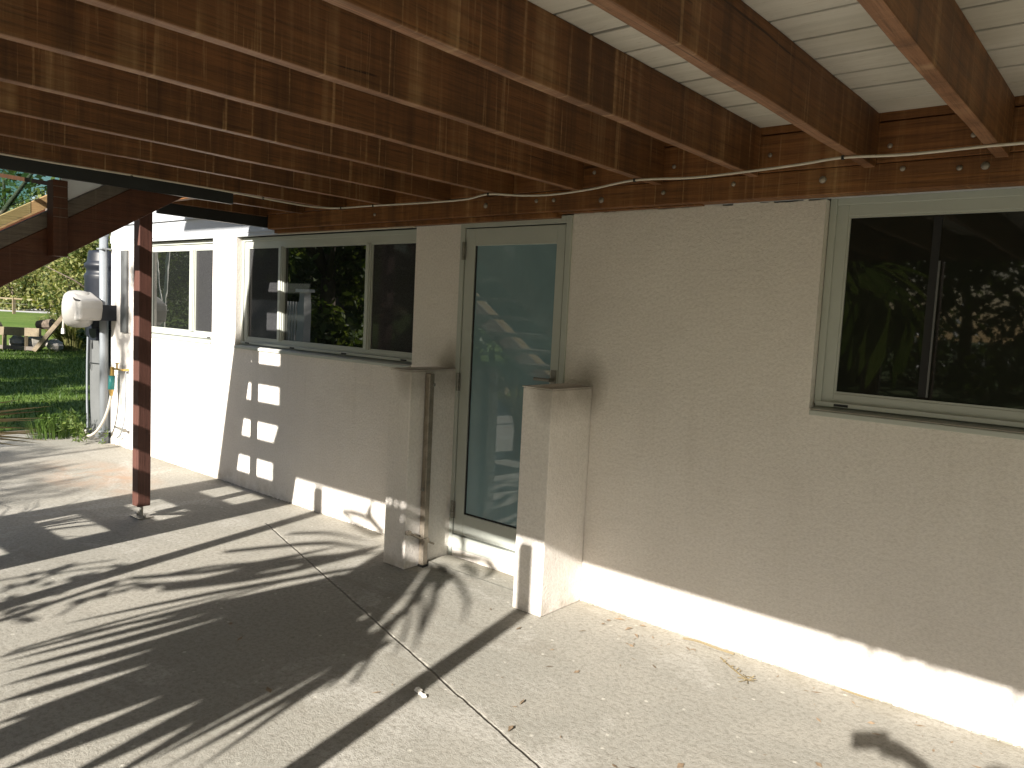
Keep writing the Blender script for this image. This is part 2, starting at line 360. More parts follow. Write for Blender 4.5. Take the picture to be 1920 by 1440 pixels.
# soft, slightly ragged upper edge of the render
for (a, e) in ((-8.43, -7.76), (-6.37, -5.985), (-3.785, -3.37), (-2.53, -1.18)):
    b = MB(); x = a
    while x < e-.01:
        wd = min(random.uniform(.02, .07), e-x); h = random.uniform(.001, .012)
        b.box(x, x+wd, .002, .05, 2.118, 2.118+h); x += wd
    b.build('render_edge', M['render'], H)
for (a, e) in ((-8.35, -3.56), (-2.335, 1.2)):             # crumbly mortar where the wall meets the slab
    b = MB(); x = a
    while x < e:
        wd = random.uniform(.012, .05); pr = random.uniform(.001, .011)
        b.add([(x, .002, 0), (x+wd, .002, 0), (x+wd*.85, -pr, 0), (x+wd*.15, -pr*.8, 0), (x, .002, random.uniform(.002, .012)), (x+wd, .002, random.uniform(.002, .012))], [(0, 3, 4), (3, 2, 5, 4), (2, 1, 5)]); x += wd*random.uniform(.9, 1.5)
    b.build('mortar', M['concrete'], H)
b = MB()                                                   # lapped boards
for i in range(20):
    z = 2.127+.15*i
    if i == 0: z0 = 2.127
    b.prism([(-.008, z), (.03, z), (.03, z+.151), (.016, z+.151)], X0-.02, X1, 'x')
b.prism([(-.004, 2.098), (.03, 2.098), (.03, 2.126), (-.002, 2.126)], X0-.02, -3.0, 'x')
b.box(X0, X1, .031, .26, 2.135, 5.1)
b.build('weatherboard', M['cladding'], H)
b = MB(); b.box(X0, X0+.22, .27, 7, 0, 5.1); b.box(X0, X1, 7, 7.2, 0, 5.1); b.box(X1-.2, X1, .27, 7, 0, 5.1); b.build('side_wall', M['cladding'], H)
b = MB(); b.prism([(-4.5, 4.40), (-4.5, 4.46), (.0, 5.2), (4, 6.6), (7.6, 5.2), (7.6, 5.1), (4, 6.45), (.0, 5.1)], -5.87, X1+.5, 'x')
b.prism([(.001, 5.1), (.001, 5.2), (4, 6.6), (7.6, 5.2), (7.6, 5.1), (4, 6.45)], X0-.3, -5.871, 'x')
b.build('roof', M['galv'], H)
b = MB(); b.box(X0+.25, X1-.25, .27, 6.9, 2.3, 2.5); b.build('floor', M['greypanel'], H)

def window(x0, x1, z0, z1, gz0, gz1, mull, panes, name='window', xl=None, xr=None):
    y = REC; b = MB()
    gl, gr = panes[0][0], panes[-1][1]
    b.box(x0, gl, y, y+.09, z0, z1); b.box(gr, x1, y, y+.09, z0, z1)
    b.box(gl, gr, y+.001, y+.09, gz1, z1); b.box(gl, gr, y+.001, y+.09, z0+.012, gz0)
    # raised outer lip and glazing beads
    b.box(x0, x0+.03, y-.012, y-.0005, z0+.02, z1); b.box(x0+.031, x1-.01, y-.012, y-.0005, z1-.03, z1)
    b.box(x0+.01, x1-.01, y-.022, y-.0008, z0+.012, z0+.032)
    for (a, e) in mull: b.box(a, e, y-.006, y+.07, gz0+.0005, gz1-.0005); b.box(a+.012, e-.012, y-.014, y-.0065, gz0+.001, gz1-.001)
    W_ = b.build(name, M['alu'], H, bevel=.002)
    for (a, e, mt) in panes:
        bb = MB(); dy = .022 if mt == 'pane' else .014
        bb.box(a, e, y+dy, y+dy+.006, gz0, gz1)
        bb.build('pane' if mt != 'screen' else 'flyscreen', M[mt], W_)
        bb = MB(); t = .009
        for q in ((a, a+t, gz0, gz1), (e-t, e, gz0, gz1), (a+t, e-t, gz0, gz0+t), (a+t, e-t, gz1-t, gz1)): bb.box(q[0], q[1], y+.006, y+dy+.004, q[2], q[3])
        bb.build('sash', M['alu'], W_)
    bb = MB(); bb.prism([(-.014, z0-.030), (-.014, z0-.008), (REC+.02, z0+.011), (REC+.02, z0-.02)], x0+.003, x1-.003, 'x')
    bb.build('sill', M['alu'], W_, bevel=.003)
    n = max(2, int(round((x1-x0)/.62)))
    for i in range(n):
        cx = x0+.12+(x1-x0-.24)*i/(n-1); MB().box(cx-.03, cx+.03, y-.0235, y-.021, z0+.015, z0+.026).build('weep_slot', M['slot'], W_)
    return W_
window(-7.755, -6.372, 1.208, 2.092, 1.268, 2.012, [(-6.885, -6.80)], [(-7.68, -6.885, 'pane'), (-6.80, -6.44, 'screen')])
window(-5.982, -3.788, 1.198, 2.092, 1.262, 2.012, [(-5.452, -5.396), (-4.364, -4.308)], [(-5.908, -5.452, 'screen'), (-5.396, -4.364, 'pane'), (-4.308, -3.848, 'screen')])
rw = window(-1.177, .947, 1.21, 2.132, 1.28, 2.055, [], [(-1.10, .87, 'darkpane')])
bb = MB(); bb.box(-.765, -.735, REC+.008, REC+.0135, 1.30, 2.04); bb.build('sash', M['slot'], rw)  # dark bar painted in for a dark band reflected in the glass
bb = MB(); bb.box(-.734, -.727, REC+.006, REC+.0135, 1.30, 1.86); bb.build('interlock', M['greypanel'], rw)

# door
dfm = MB(); dfm.box(-3.37, -3.335, -.014, .10, .0, 2.116); dfm.box(-2.565, -2.53, -.014, .10, .0, 2.116); dfm.box(-3.335, -2.565, -.014, .10, 2.075, 2.116)
dfm.box(-3.335, -2.565, -.012, .10, .07, .155)
dfo = dfm.build('door_frame', M['alu'], H, bevel=.002)
b = MB(); yd = -.008
b.box(-3.328, -3.250, yd, .03, .165, 2.068); b.box(-2.628, -2.572, yd, .03, .165, 2.068)
b.box(-3.250, -2.628, yd+.0005, .03, 1.965, 2.068); b.box(-3.250, -2.628, yd+.0005, .03, .165, .300)
door = b.build('door', M['alu'], H, bevel=.0025)
MB().box(-3.25, -2.628, .008, .016, .300, 1.965).build('glass', M['door'], door)
b = MB(); b.box(-3.25, -3.243, .0, .0079, .30, 1.965); b.box(-3.243, -2.628, .0, .0079, .30, .307); b.build('gasket', M['slot'], door)
MB().box(-3.335, -2.565, .04, .06, .155, 2.08).build('rebate', M['slot'], door)
for z in (1.935, 1.127, .318):
    b = MB()
    for i in range(5): b.tube([(-3.334, -.021, z-.055+.0225*i), (-3.334, -.021, z-.0365+.0225*i)], .0085, 10)
    b.box(-3.352, -3.317, -.0165, -.0145, z-.055, z+.055)
    b.build('hinge', M['galv'], door)
b = MB(); b.tube([(-2.60, -.008, 1.205), (-2.60, -.055, 1.205)], .011); b.tube([(-2.59, -.055, 1.205), (-2.70, -.058, 1.205)], .009); b.box(-2.617, -2.583, -.014, -.0085, 1.12, 1.26)
b.build('handle', M['galv'], door, smooth=False)
MB().box(-3.334, -2.566, -.006, .10, 0, .069).build('threshold', M['render'], H)

# stub walls
def stub(x0, x1, y0, zt, label):
    t = thing('stub_wall', ((x0+x1)/2, y0/2, 0), label, 'low wall', 'stub walls beside the door')
    b = MB(); b.box(x0, x1, y0, -.002, 0, zt); b.build('body', M['render'], t, bevel=.006)
    b = MB(); b.box(x0-.004, x1+.004, y0-.004, -.002, zt+.001, zt+.007); b.build('cap', M['render'], t, bevel=.002)
stub(-3.552, -3.362, -.388, 1.198, 'rendered low wall left of the glazed door with a steel tube against it')
stub(-2.530, -2.338, -.360, 1.186, 'rendered low wall right of the glazed door partly hiding the glass')
st = thing('door_step', (-2.95, -.1, 0), 'low concrete step with metal edge strip below the glazed door', 'step')
MB().box(-3.358, -2.534, -.205, -.0145, .0, .022).build('slab', M['concrete'], st, bevel=.004)
MB().box(-3.358, -2.534, -.222, -.2055, .0, .026).build('edge_strip', M['galv'], st, bevel=.002)

# steel tube fixed to the left stub wall
t = thing('steel_tube', (-3.34, -.255, 0), 'weathered square steel tube standing against the left low wall', 'steel post')
b = MB(); b.box(-3.358, -3.318, -.276, -.236, .012, 1.185); b.build('tube', M['rusty'], t, bevel=.004)
b = MB(); b.box(-3.359, -3.317, -.278, -.234, .0, .0115); b.build('foot', M['slot'], t)
MB().tube([(-3.317, -.245, 1.12), (-3.309, -.245, 1.12)], .011).build('bolt', M['galv'], t); MB().tube([(-3.338, -.2765, .48), (-3.338, -.287, .48)], .009).build('bolt', M['galv'], t)
b = MB(); b.tube([(-3.332, -.385, .232), (-3.330, -.30, .185), (-3.325, -.18, .128)], [.008, .007, .006]); b.box(-3.345, -3.320, -.405, -.375, .222, .246); b.box(-3.318, -3.310, -.275, -.235, .150, .18)
b.build('latch', M['rusty'], t, bevel=.001)

# ------------------------------------------------------------------ deck
ZB, ZT = 2.22, 2.43
D = thing('timber_deck', (-2, -2, ZB), 'brown timber deck overhead with exposed joists and pale boards', 'deck')
jx = [-.545, -1.0, -1.488, -1.972, -2.44, -2.925, -3.42, -3.925, -4.43]
gap = .47
jall = [.39, .85, 1.32, 1.79, 2.26, 2.73, 3.2, 3.67, 4.14, 4.6] + jx
for x in jall:
    b = MB(); n = 14; y0, y1 = -4.0, -.112
    # gently uneven sawn edges
    ys = [y0+(y1-y0)*i/n for i in range(n+1)]; a = [random.uniform(-.0025, .0025) for _ in ys]; e = [random.uniform(-.002, .002) for _ in ys]
    vs = []; fs = []
    for i, yy in enumerate(ys):
        vs += [(x+a[i], yy, ZB+e[i]), (x+.045+a[i], yy, ZB+e[i]*.5), (x+.045+a[i], yy, ZT-.0005), (x+a[i], yy, ZT-.0005)]
        if i: k = 4*i; fs += [(k-4+j, k-4+(j+1) % 4, k+(j+1) % 4, k+j) for j in range(4)]
    fs += [(0, 1, 2, 3), (4*n+3, 4*n+2, 4*n+1, 4*n)]
    b.add(vs, fs); jo = b.build('joist', M['joist'], D, bevel=.004)
    jo.data.materials.append(M['bounce_lit'])                    # lighter underside colour stands for light bounced off the slab
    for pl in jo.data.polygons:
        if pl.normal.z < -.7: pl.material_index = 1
for x in (-4.915, -5.40):                                  # landing joists
    b = MB(); b.box(x, x+.045, -.875, -.112, ZB, ZT-.0005); b.build('joist', M['joist'], D, bevel=.003)
b = MB(); b.box(-5.40, -4.431, -.921, -.876, ZB, ZT-.0005); b.build('trimmer', M['ledger'], D, bevel=.003)
# ledger: lower beam proud, board behind it
b = MB(); b.box(-5.385, 4.7, -.092, -.004, 2.128, 2.238); b.build('ledger', M['ledger'], D, bevel=.004)
b = MB(); b.box(-5.385, 4.7, -.111, -.0925, 2.2385, 2.395); b.build('backing_board', M['ledger'], D, bevel=.002)
b = MB(); b.box(-5.34, -2.6, -.060, -.005, 2.100, 2.1275); b.box(-2.6, -1.75, -.045, -.005, 2.122, 2.1275); b.build('packer', M['ledger'], D, bevel=.002)
b = MB(); b.box(-5.34, -3.79, -.03, -.005, 2.0935, 2.0995); b.build('flashing', M['cable'], D)
b = MB()
yb = .0
n0 = -.118; pitch_b = .190; rows = []
y = n0
while y > -4.05:
    rows.append((y-pitch_b+.015, y)); y -= pitch_b
for (a, e) in rows:
    xl = -5.42 if e > -.89 else -4.44
    o1, o2 = random.uniform(-.0012, .0012), random.uniform(-.001, .001)
    b.box(xl, 4.7, a, e, ZT+o1, ZT+.024+o2)
b.build('decking', M['decking'], D, bevel=.003)
b = MB(); b.box(-4.44, 4.7, -4.0, -.12, ZT+.008, ZT+.014); b.box(-5.42, -4.4401, -.89, -.12, ZT+.008, ZT+.014); b.build('gap_darkener', M['slot'], D)  # black sheet added above the boards to keep their gaps dark
b = MB(); b.box(-5.42, 4.7, -.117, .0, ZT-.03, ZT+.02); b.build('packer', M['ledger'], D)
b = MB(); b.box(-4.46, -4.4345, -4.05, -.925, 2.150, ZT+.03); b.build('edge_beam', M['black'], D)
b = MB(); b.box(-5.44, -5.405, -.93, -.004, 2.142, ZT+.03); b.box(-5.404, -4.4605, -.945, -.923, 2.24, ZT+.03); b.build('edge_beam', M['black'], D)
b = MB(); b.box(-4.39, 4.7, -4.05, -4.002, 2.222, ZT+.03); b.build('front_beam', M['stair'], D)
for i, (x, z) in enumerate([(-3.1, 2.185), (-2.72, 2.19), (-2.60, 2.187), (-2.29, 2.17), (-1.93, 2.185), (-1.57, 2.20), (-1.17, 2.19), (-.86, 2.21), (-.66, 2.196), (-.575, 2.197), (-4.1, 2.18)]):
    b = MB(); b.lathe([(0, .011 if i % 3 else .016), (.005, .010 if i % 3 else .014), (.009, .004)], (x, -.0925, z), (0, -1, 0), 10); b.build('bolt', M['rusty'], D)
for (x, z) in [(-.91, 2.30), (-.62, 2.31), (-1.40, 2.31), (-1.87, 2.30), (-2.33, 2.31)]:
    b = MB(); b.lathe([(0, .010), (.005, .009), (.008, .003)], (x, -.1115, z), (0, -1, 0), 10); b.build('bolt', M['rusty'], D)
# balustrade above (its glass tints the sunlight)
b = MB(); b.box(-4.39, -3.98, -4.045, -4.02, ZT+.05, 3.42); b.build('screen_panel', M['soffit'], D)  # unseen solid panel added at the deck corner to block the sun
b = MB(); b.box(-3.97, 4.7, -4.035, -4.023, ZT+.08, 3.4); b.build('glass_panel', M['balus'], D)
b = MB(); b.box(-4.39, 4.7, -4.06, -4.01, 3.425, 3.465); b.build('handrail', M['black'], D)

# posts
def post(x, y, w_, z0, z1, label, stirrup=True):
    t = thing('timber_post', (x, y, 0), label, 'post', 'posts carrying the deck')
    b = MB(); b.box(x-w_/2, x+w_/2, y-w_/2, y+w_/2, z0, z1); b.build('shaft', M['post'], t, bevel=.005)
    b = MB(); b.box(x-.07, x+.07, y-.05, y+.05, 0, .008); b.tube([(x, y, .008), (x, y, z0+.02)], .013)
    for sx in (-.05, .05):
        b.tube([(x+sx, y, .008), (x+sx, y, .024)], .010, 6); b.tube([(x+sx, y, .024), (x+sx, y, .036)], .006, 8)
    b.build('stirrup', M['galv'], t)
post(-5.435, -1.02, .090, .085, 2.235, 'dark brown timber post on a steel stirrup crossed by bands of sunlight')
post(-3.83, -4.10, .095, .0, 2.215, 'timber deck post behind the camera, nearer the stairs')
post(-1.60, -4.10, .086, .0, 2.215, 'timber deck post behind the camera, farther from the stairs')

# ------------------------------------------------------------------ stairs
T = thing('staircase', (-4.95, -3, 0), 'dark timber open riser stairs climbing to the deck on the left', 'stairs')
SL = .622
zb = lambda y: 1.565 + SL*(y+2.152)
for (x0, x1) in ((-4.555, -4.505), (-5.40, -5.35)):
    b = MB(); ya, ye = -4.66, -.95
    poly = [(ya, max(0, zb(ya))), (ye, zb(ye)), (ye, zb(ye)+.192), (ya, zb(ya)+.192)]
    b.prism(poly, x0, x1, 'x'); so = b.build('stringer', M['stair'], T, bevel=.004)
    if x0 > -5: ya = -2.38
    b = MB(); b.prism([(ya, zb(ya)+.1925), (ye, zb(ye)+.1925), (ye, zb(ye)+.276), (ya, zb(ya)+.276)], x0+.003, x1-.003, 'x')
    b.build('capping_board', M['greywood'] if x0 > -5 else M['palewood'], so, bevel=.003)
zt, yt = 1.726, -2.214
for kk in range(-9, 5):
    z = zt+.1725*kk; y = yt+.2772*kk
    if z < .1 or y > -1.1: continue
    b = MB(); b.box(-5.349, -4.556, y, y+.27, z-.042, z); b.build('tread', M['greywood'], T, bevel=.004)
b = MB(); b.box(-4.504, -4.415, -1.935, -1.865, 1.745, 2.135); newel = b.build('newel_post', M['stair'], T, bevel=.004)
for z in (2.10, 2.045, 1.99, 1.945): MB().box(-4.4145, -4.413, -1.935, -1.865, z, z+.003).build('band', M['greywood'], newel)
b = MB(); b.bar((-4.50, -1.90, 2.118), (-5.36, -1.92, 2.235), .022, .022); b.build('rail', M['stair'], T)
b = MB(); b.box(-4.504, -4.44, -2.36, -2.27, 1.60, 2.9); b.build('newel_post', M['black'], T, bevel=.004)
for (x, ya, ye) in ((-5.375, -4.5, -.95), (-4.53, -4.5, -2.0)):
    b = MB(); b.prism([(ya, zb(ya)+.30), (ye, zb(ye)+.30), (ye, zb(ye)+1.22), (ya, zb(ya)+1.22)], x-.005, x+.005, 'x'); b.build('glass_panel', M['balus' if x < -5 else 'clear'], T)
    b = MB(); b.bar((x, ya, zb(ya)+1.24), (x, ye, zb(ye)+1.24), .03, .035); b.build('handrail', M['black'], T)
b = MB(); b.prism([(-1.86, zb(-1.86)+.28), (-.95, zb(-.95)+.28), (-.95, 3.35), (-1.86, 3.35)], -4.538, -4.522, 'x'); b.build('screen_panel', M['soffit'], T)

# ------------------------------------------------------------------ cable
pts = [(-4.41, -4.0, 2.215), (-4.405, -2.6, 2.216), (-4.395, -2.0, 2.213), (-4.40, -1.55, 2.217), (-4.40, -1.1, 2.217), (-4.39, -.75, 2.209), (-4.40, -.44, 2.207), (-4.37, -.29, 2.212)]
pts += [(-4.266, -.242, 2.212), (-3.938, -.24, 2.210), (-3.55, -.232, 2.204), (-3.155, -.219, 2.205), (-2.915, -.275, 2.212), (-2.75, -.20, 2.206), (-2.56, -.17, 2.203), (-2.267, -.22, 2.205), (-1.965, -.305, 2.212), (-1.679, -.276, 2.207), (-1.419, -.301, 2.208), (-1.178, -.344, 2.209), (-1.0, -.384, 2.212), (-.783, -.363, 2.207), (-.532, -.358, 2.212), (-.42, -.364, 2.21), (.1, -.37, 2.208), (.8, -.35, 2.21), (2, -.36, 2.21)]
def smooth(pts, n=6):
    out = []; P = [Vector(p) for p in pts]
    for i in range(len(P)-1):
        p0, p1, p2, p3 = P[max(i-1, 0)], P[i], P[i+1], P[min(i+2, len(P)-1)]
        for k in range(n):
            t = k/n; out.append(.5*((2*p1)+(p2-p0)*t+(2*p0-5*p1+4*p2-p3)*t*t+(3*p1-p0-3*p2+p3)*t**3))
    return out+[P[-1]]
cb = thing('cable', (-2, -.1, 2.2), 'thin pale cable clipped along the underside of the deck', 'cable')
MB().tube(smooth(pts), .0052, 8).build('cord', M['cable'], cb, smooth=True)
for p in (pts[3], pts[5], pts[8], pts[9], pts[12], pts[16], pts[20]):
    b = MB(); b.box(p[0]-.0045, p[0]+.0045, p[1]-.007, p[1]+.007, p[2]-.0075, p[2]+.008); b.build('clip', M['black'], cb)

# ------------------------------------------------------------------ corner services
t = thing('downpipe', (-8.48, -.05, 0), 'grey downpipe at the far corner of the house', 'downpipe')
MB().tube([(-8.47, -.05, .0), (-8.50, -.05, 2.25)], .042, 16).build('pipe', M['pvc'], t, smooth=True)
for zz in (.12, 2.03): MB().box(-8.55, -8.41, -.10, -.0, zz, zz+.015).build('bracket', M['pvc'], t)
MB().lathe([(0, .042), (.02, .052), (.10, .055), (.16, .10), (.2, .10)], (-8.50, -.05, 2.16), (0, 0, 1), 16).build('rain_head', M['pvc'], t)
t = thing('water_tank', (-8.90, .12, 1.1), 'dark ribbed plastic tank above the grey panel at the house corner', 'tank')
prof = [(0, .20), (.02, .225), (.16, .228), (.62, .232), (.66, .240), (.68, .232), (.70, .215), (.735, .215), (.76, .236), (.79, .236), (.815, .21), (.83, .205), (.90, .200), (.935, .19), (.94, .10)]
MB().lathe(prof, (-8.90, .16, 1.10), (0, 0, 1), 28).build('body', M['tank'], t, smooth=True)
b = MB(); b.box(-8.74, -8.56, -.10, .10, 1.08, 1.2); b.prism([(-8.70, 1.08), (-8.52, 1.08), (-8.54, .86), (-8.58, .70)], -.02, .10, 'y'); b.build('bracket', M['tank'], t)
t = thing('meter_panel', (-8.77, .05, 0), 'tall grey sheet panel standing beside the downpipe', 'panel')
MB().box(-9.03, -8.56, .02, .06, .0, 1.19).build('sheet', M['greypanel'], t, bevel=.003)
b = MB(); b.tube(smooth([(-9.02, -.0, 1.18), (-9.03, -.005, .8), (-9.02, -.01, .4), (-8.98, -.02, .1), (-8.97, -.03, .0)]), .012, 8); b.build('conduit', M['pvc'], t, smooth=True)
b = MB(); b.tube(smooth([(-8.98, .005, 1.15), (-8.985, .003, .85), (-8.965, .0, .80), (-8.97, -.002, .74)]), .006, 6); b.tube([(-8.98, .008, .815), (-8.58, .012, .825)], .005, 6); b.build('wire', M['black'], t)
# hose reel on the tank bracket
t = thing('hose_reel', (-8.55, -.27, 1.4), 'white plastic hose reel mounted at the house corner', 'hose reel')
b = MB(); cx, cz, yy = -8.575, 1.405, -.27
ax = Vector((-.52, -.85, 0)).normalized()
b.lathe([(-.135, .02), (-.135, .12), (-.125, .150), (-.095, .178), (-.05, .190), (.03, .192), (.085, .180), (.115, .155), (.125, .12), (.125, .02)], (cx, yy, cz), ax, 30)
body = b.build('case', M['reel'], t, smooth=True)
MB().lathe([(.1252, .085), (.129, .083), (.131, .06), (.131, .002)], (cx, yy, cz), ax, 24).build('hub_cap', M['reelgrey'], t)
b = MB(); b.prism([(-8.50, 1.29), (-8.30, 1.30), (-8.27, 1.42), (-8.28, 1.50), (-8.40, 1.535), (-8.55, 1.585), (-8.62, 1.56), (-8.52, 1.45)], -.36, -.14, 'y'); b.build('mount', M['reel'], t, bevel=.022)
b = MB(); b.prism([(-8.30, 1.485), (-8.285, 1.500), (-8.40, 1.512), (-8.52, 1.545), (-8.53, 1.532), (-8.40, 1.49)], -.3615, -.355, 'y'); b.build('slot', M['slot'], t)
b = MB(); b.tube(smooth([(-8.76, -.28, 1.45), (-8.84, -.30, 1.38), (-8.87, -.30, 1.27), (-8.885, -.30, 1.18)]), .012, 10); ho = b.build('hose_end', M['hose'], t, smooth=True)
MB().tube([(-8.885, -.30, 1.19), (-8.886, -.30, 1.135)], [.017, .019], 10).build('nozzle', M['white'], ho)
MB().box(-8.50, -8.30, -.15, .0, 1.30, 1.46).build('bracket', M['tank'], t)
# tap with timer and hose
t = thing('garden_tap', (-8.15, -.06, .75), 'brass garden tap with teal hose timer on the white wall corner', 'tap')
b = MB(); b.tube([(-8.01, -.0, .815), (-8.01, -.06, .815)], .011); b.tube([(-8.01, -.06, .815), (-8.21, -.075, .815)], .010); b.tube([(-8.12, -.07, .82), (-8.12, -.07, .875)], .009); b.tube([(-8.155, -.07, .875), (-8.085, -.07, .875)], .007)
b.tube([(-8.22, -.075, .83), (-8.22, -.077, .74)], [.020, .022], 12); b.build('spout', M['brass'], t)
MB().tube([(-8.222, -.077, .74), (-8.228, -.08, .60)], .031, 14).build('timer', M['tealp'], t, smooth=True)
MB().tube([(-8.228, -.08, .60), (-8.23, -.08, .53)], [.026, .014], 12).build('coupling', M['brass'], t)
MB().tube(smooth([(-8.23, -.08, .54), (-8.25, -.10, .40), (-8.31, -.13, .25), (-8.42, -.16, .13), (-8.55, -.18, .08), (-8.66, -.16, .12)]), .014, 10).build('hose', M['hose'], t, smooth=True)
b = MB(); b.tube(smooth([(-8.005, -.03, .80), (-8.01, -.03, .55), (-8.03, -.03, .32), (-8.09, -.04, .16), (-8.16, -.05, .10)]), .007, 8); b.build('pipe', M['pvc'], t, smooth=True)
b = MB(); b.tube([(-8.22, -.05, .21), (-8.00, -.05, .20)], .011, 8); b.tube([(-8.00, -.05, .20), (-7.97, -.05, .20)], .020, 10); b.build('drain_cock', M['galv'], t)
t = tag(MB().box(-8.16, -8.02, -.024, -.001, 1.19, 2.02).build('cover_strip', M['greypanel'], bevel=.003), 'narrow grey cover board on the wall between downpipe and post', 'cover board')

# ------------------------------------------------------------------ plants
def leaf_cloud(name, centers, radii, n, size, mat, parent, off, flat=.5, aspect=.5, shell=.55):
    ci = rng.choice(len(centers), n, p=(radii**2)/np.sum(radii**2))
    dirv = rng.normal(size=(n, 3)); dirv /= np.linalg.norm(dirv, axis=1)[:, None]
    rad = radii[ci]*(shell+(1-shell)*rng.random(n)**.6)*(1+.12*rng.normal(size=n))
    p = centers[ci]+dirv*rad[:, None]*np.array([1, 1, .8])
    nrm = dirv*.6+rng.normal(size=(n, 3))*.8+np.array([0, 0, flat]); nrm /= np.linalg.norm(nrm, axis=1)[:, None]
    a = np.cross(nrm, rng.normal(size=(n, 3))); a /= np.linalg.norm(a, axis=1)[:, None]; bb = np.cross(nrm, a)
    s = size*(.6+.8*rng.random(n))[:, None]
    v = np.stack([p-a*s, p+bb*s*aspect, p+a*s, p-bb*s*aspect], 1).reshape(-1, 3)
    return arr_mesh(name, v, np.arange(4*n).reshape(-1, 4), mat, parent, off)
def tree(x, y, h, wd, n, size, mat, label, low=.15, group=None, name='tree', cat='tree', trunk=True, nb=26):
    t = thing(name, (x, y, 0), label, cat, group)
    if trunk:
        b = MB(); b.tube(smooth([(x, y, -.1), (x+.02*h*random.uniform(-1, 1), y, h*.3), (x+.04*h*random.uniform(-1, 1), y, h*.6), (x, y, h*.85)], 3), [.030*h*(1-.8*i/9)+.01 for i in range(10)], 8)
        for i in range(7):
            a = random.uniform(0, 6.28); z0 = h*random.uniform(.2, .6); L = wd*.45
            b.tube([(x, y, z0), (x+L*.5*math.cos(a), y+L*.5*math.sin(a), z0+L*.35), (x+L*math.cos(a), y+L*math.sin(a), z0+L*.6)], [.011*h, .007*h, .003*h], 6)
        b.build('trunk', M['bark'], t, smooth=True)
    u = rng.random(nb); ang = rng.random(nb)*6.28; zz = low+(1-low)*rng.random(nb)
    prof = np.sin(np.clip((zz-low)/(1-low), .04, .97)*math.pi)**.55
    rr = wd/2*prof*np.sqrt(u)*.95
    cen = np.stack([x+rr*np.cos(ang), y+rr*np.sin(ang), h*zz*.93], 1); rad = wd*(.10+.12*rng.random(nb))
    leaf_cloud('crown', cen, rad, n, size, mat, t, (x, y, 0), .4, .5, .35)
    return t
def along(u, dist):                                       # a spot on the ground, in metres from the camera along a bearing
    a = yaw+math.atan((u-960)/1444); return CAM.x+dist*math.sin(a), CAM.y+dist*math.cos(a)
# the wood beyond the fence
far = [(-70, 98, 15, 12), (-20, 92, 9, 8), (5, 108, 18, 14), (40, 95, 7.5, 8), (60, 112, 13, 12), (88, 90, 7, 8), (110, 104, 11, 10), (135, 88, 8.5, 8), (165, 96, 12, 9), (200, 90, 14, 10), (235, 100, 13, 11), (20, 80, 4.2, 6), (75, 82, 4.0, 6), (130, 80, 4.6, 6)]
words = ['tall spreading pale green tree', 'rounded olive bush tree', 'tallest broad crowned tree', 'low yellowish bushy tree', 'mid height leafy tree', 'small dense olive tree', 'full crowned sunlit tree', 'small rounded sunlit tree', 'upright dense tree', 'tall dense tree', 'broad tall tree', 'low spreading shrub', 'wide low sunlit shrub', 'low rounded shrub']
place = ['at the far left edge of the wood', 'behind the rail fence at its left end', 'rising behind the stair newel', 'behind the second fence post', 'under the stair stringer', 'behind the third fence post', 'above the hose reel', 'just left of the dark tank', 'behind the dark tank', 'behind the house corner', 'hidden behind the white house', 'beside the path at the left picture edge', 'beside the path behind the fence rails', 'beside the path above the hose reel']
for (u, dist, h, wd), a, e in zip(far, words, place):
    x, y = along(u, dist)
    tree(x, y, h, wd, int(5200 if h > 6 else 3000), .20 if h > 6 else .15, M['leaf_far'], a+' '+e, .02 if h < 12 else .1, 'trees in the wood beyond the fence', name='tree' if h > 5 else 'shrub', cat='tree' if h > 5 else 'shrub')
# nearer overhanging tree whose leaves show against the sky
x, y = along(-60, 24)
tree(x, y, 9.0, 9.0, 2600, .10, M['leaf_far'], 'pale leafy tree overhanging the lawn beyond the stairs', .45, name='tree')
x, y = along(185, 30)
tree(x, y, 3.6, 3.6, 5200, .085, M['leaf_far'], 'dense sunlit shrub behind the dark tank and hose reel', .05, name='shrub', cat='shrub')

# rail fence
fp = [(-83, 11.2), (-75.1, 14.1), (-67.3, 16.6), (-58, 15.4), (-54.5, 15.0), (-51, 14.6), (-47.5, 14.2), (-44.0, 13.8)]
fp = [(-72.5, 10.5), (-68.0, 13.2), (-63.6, 15.9), (-57.5, 16.3), (-52.2, 16.6), (-47.2, 16.9), (-42.5, 17.2)]
t = thing('rail_fence', (-58, 16, 0), 'low timber post and rail fence across the far lawn', 'fence')
for (x, y) in fp: MB().box(x-.09, x+.09, y-.09, y+.09, -.05, 1.12).build('fence_post', M['oldwood'], t)
b = MB()
for (p, q) in zip(fp[:-1], fp[1:]):
    b.bar((*p, 1.06), (*q, 1.06), .05, .10)
b.build('top_rail', M['oldwood'], t)
b = MB()
for (p, q) in zip(fp[:-1], fp[1:]):
    for z in (.35, .7): b.bar((*p, z), (*q, z), .012, .012)
b.build('wire', M['galv'], t)

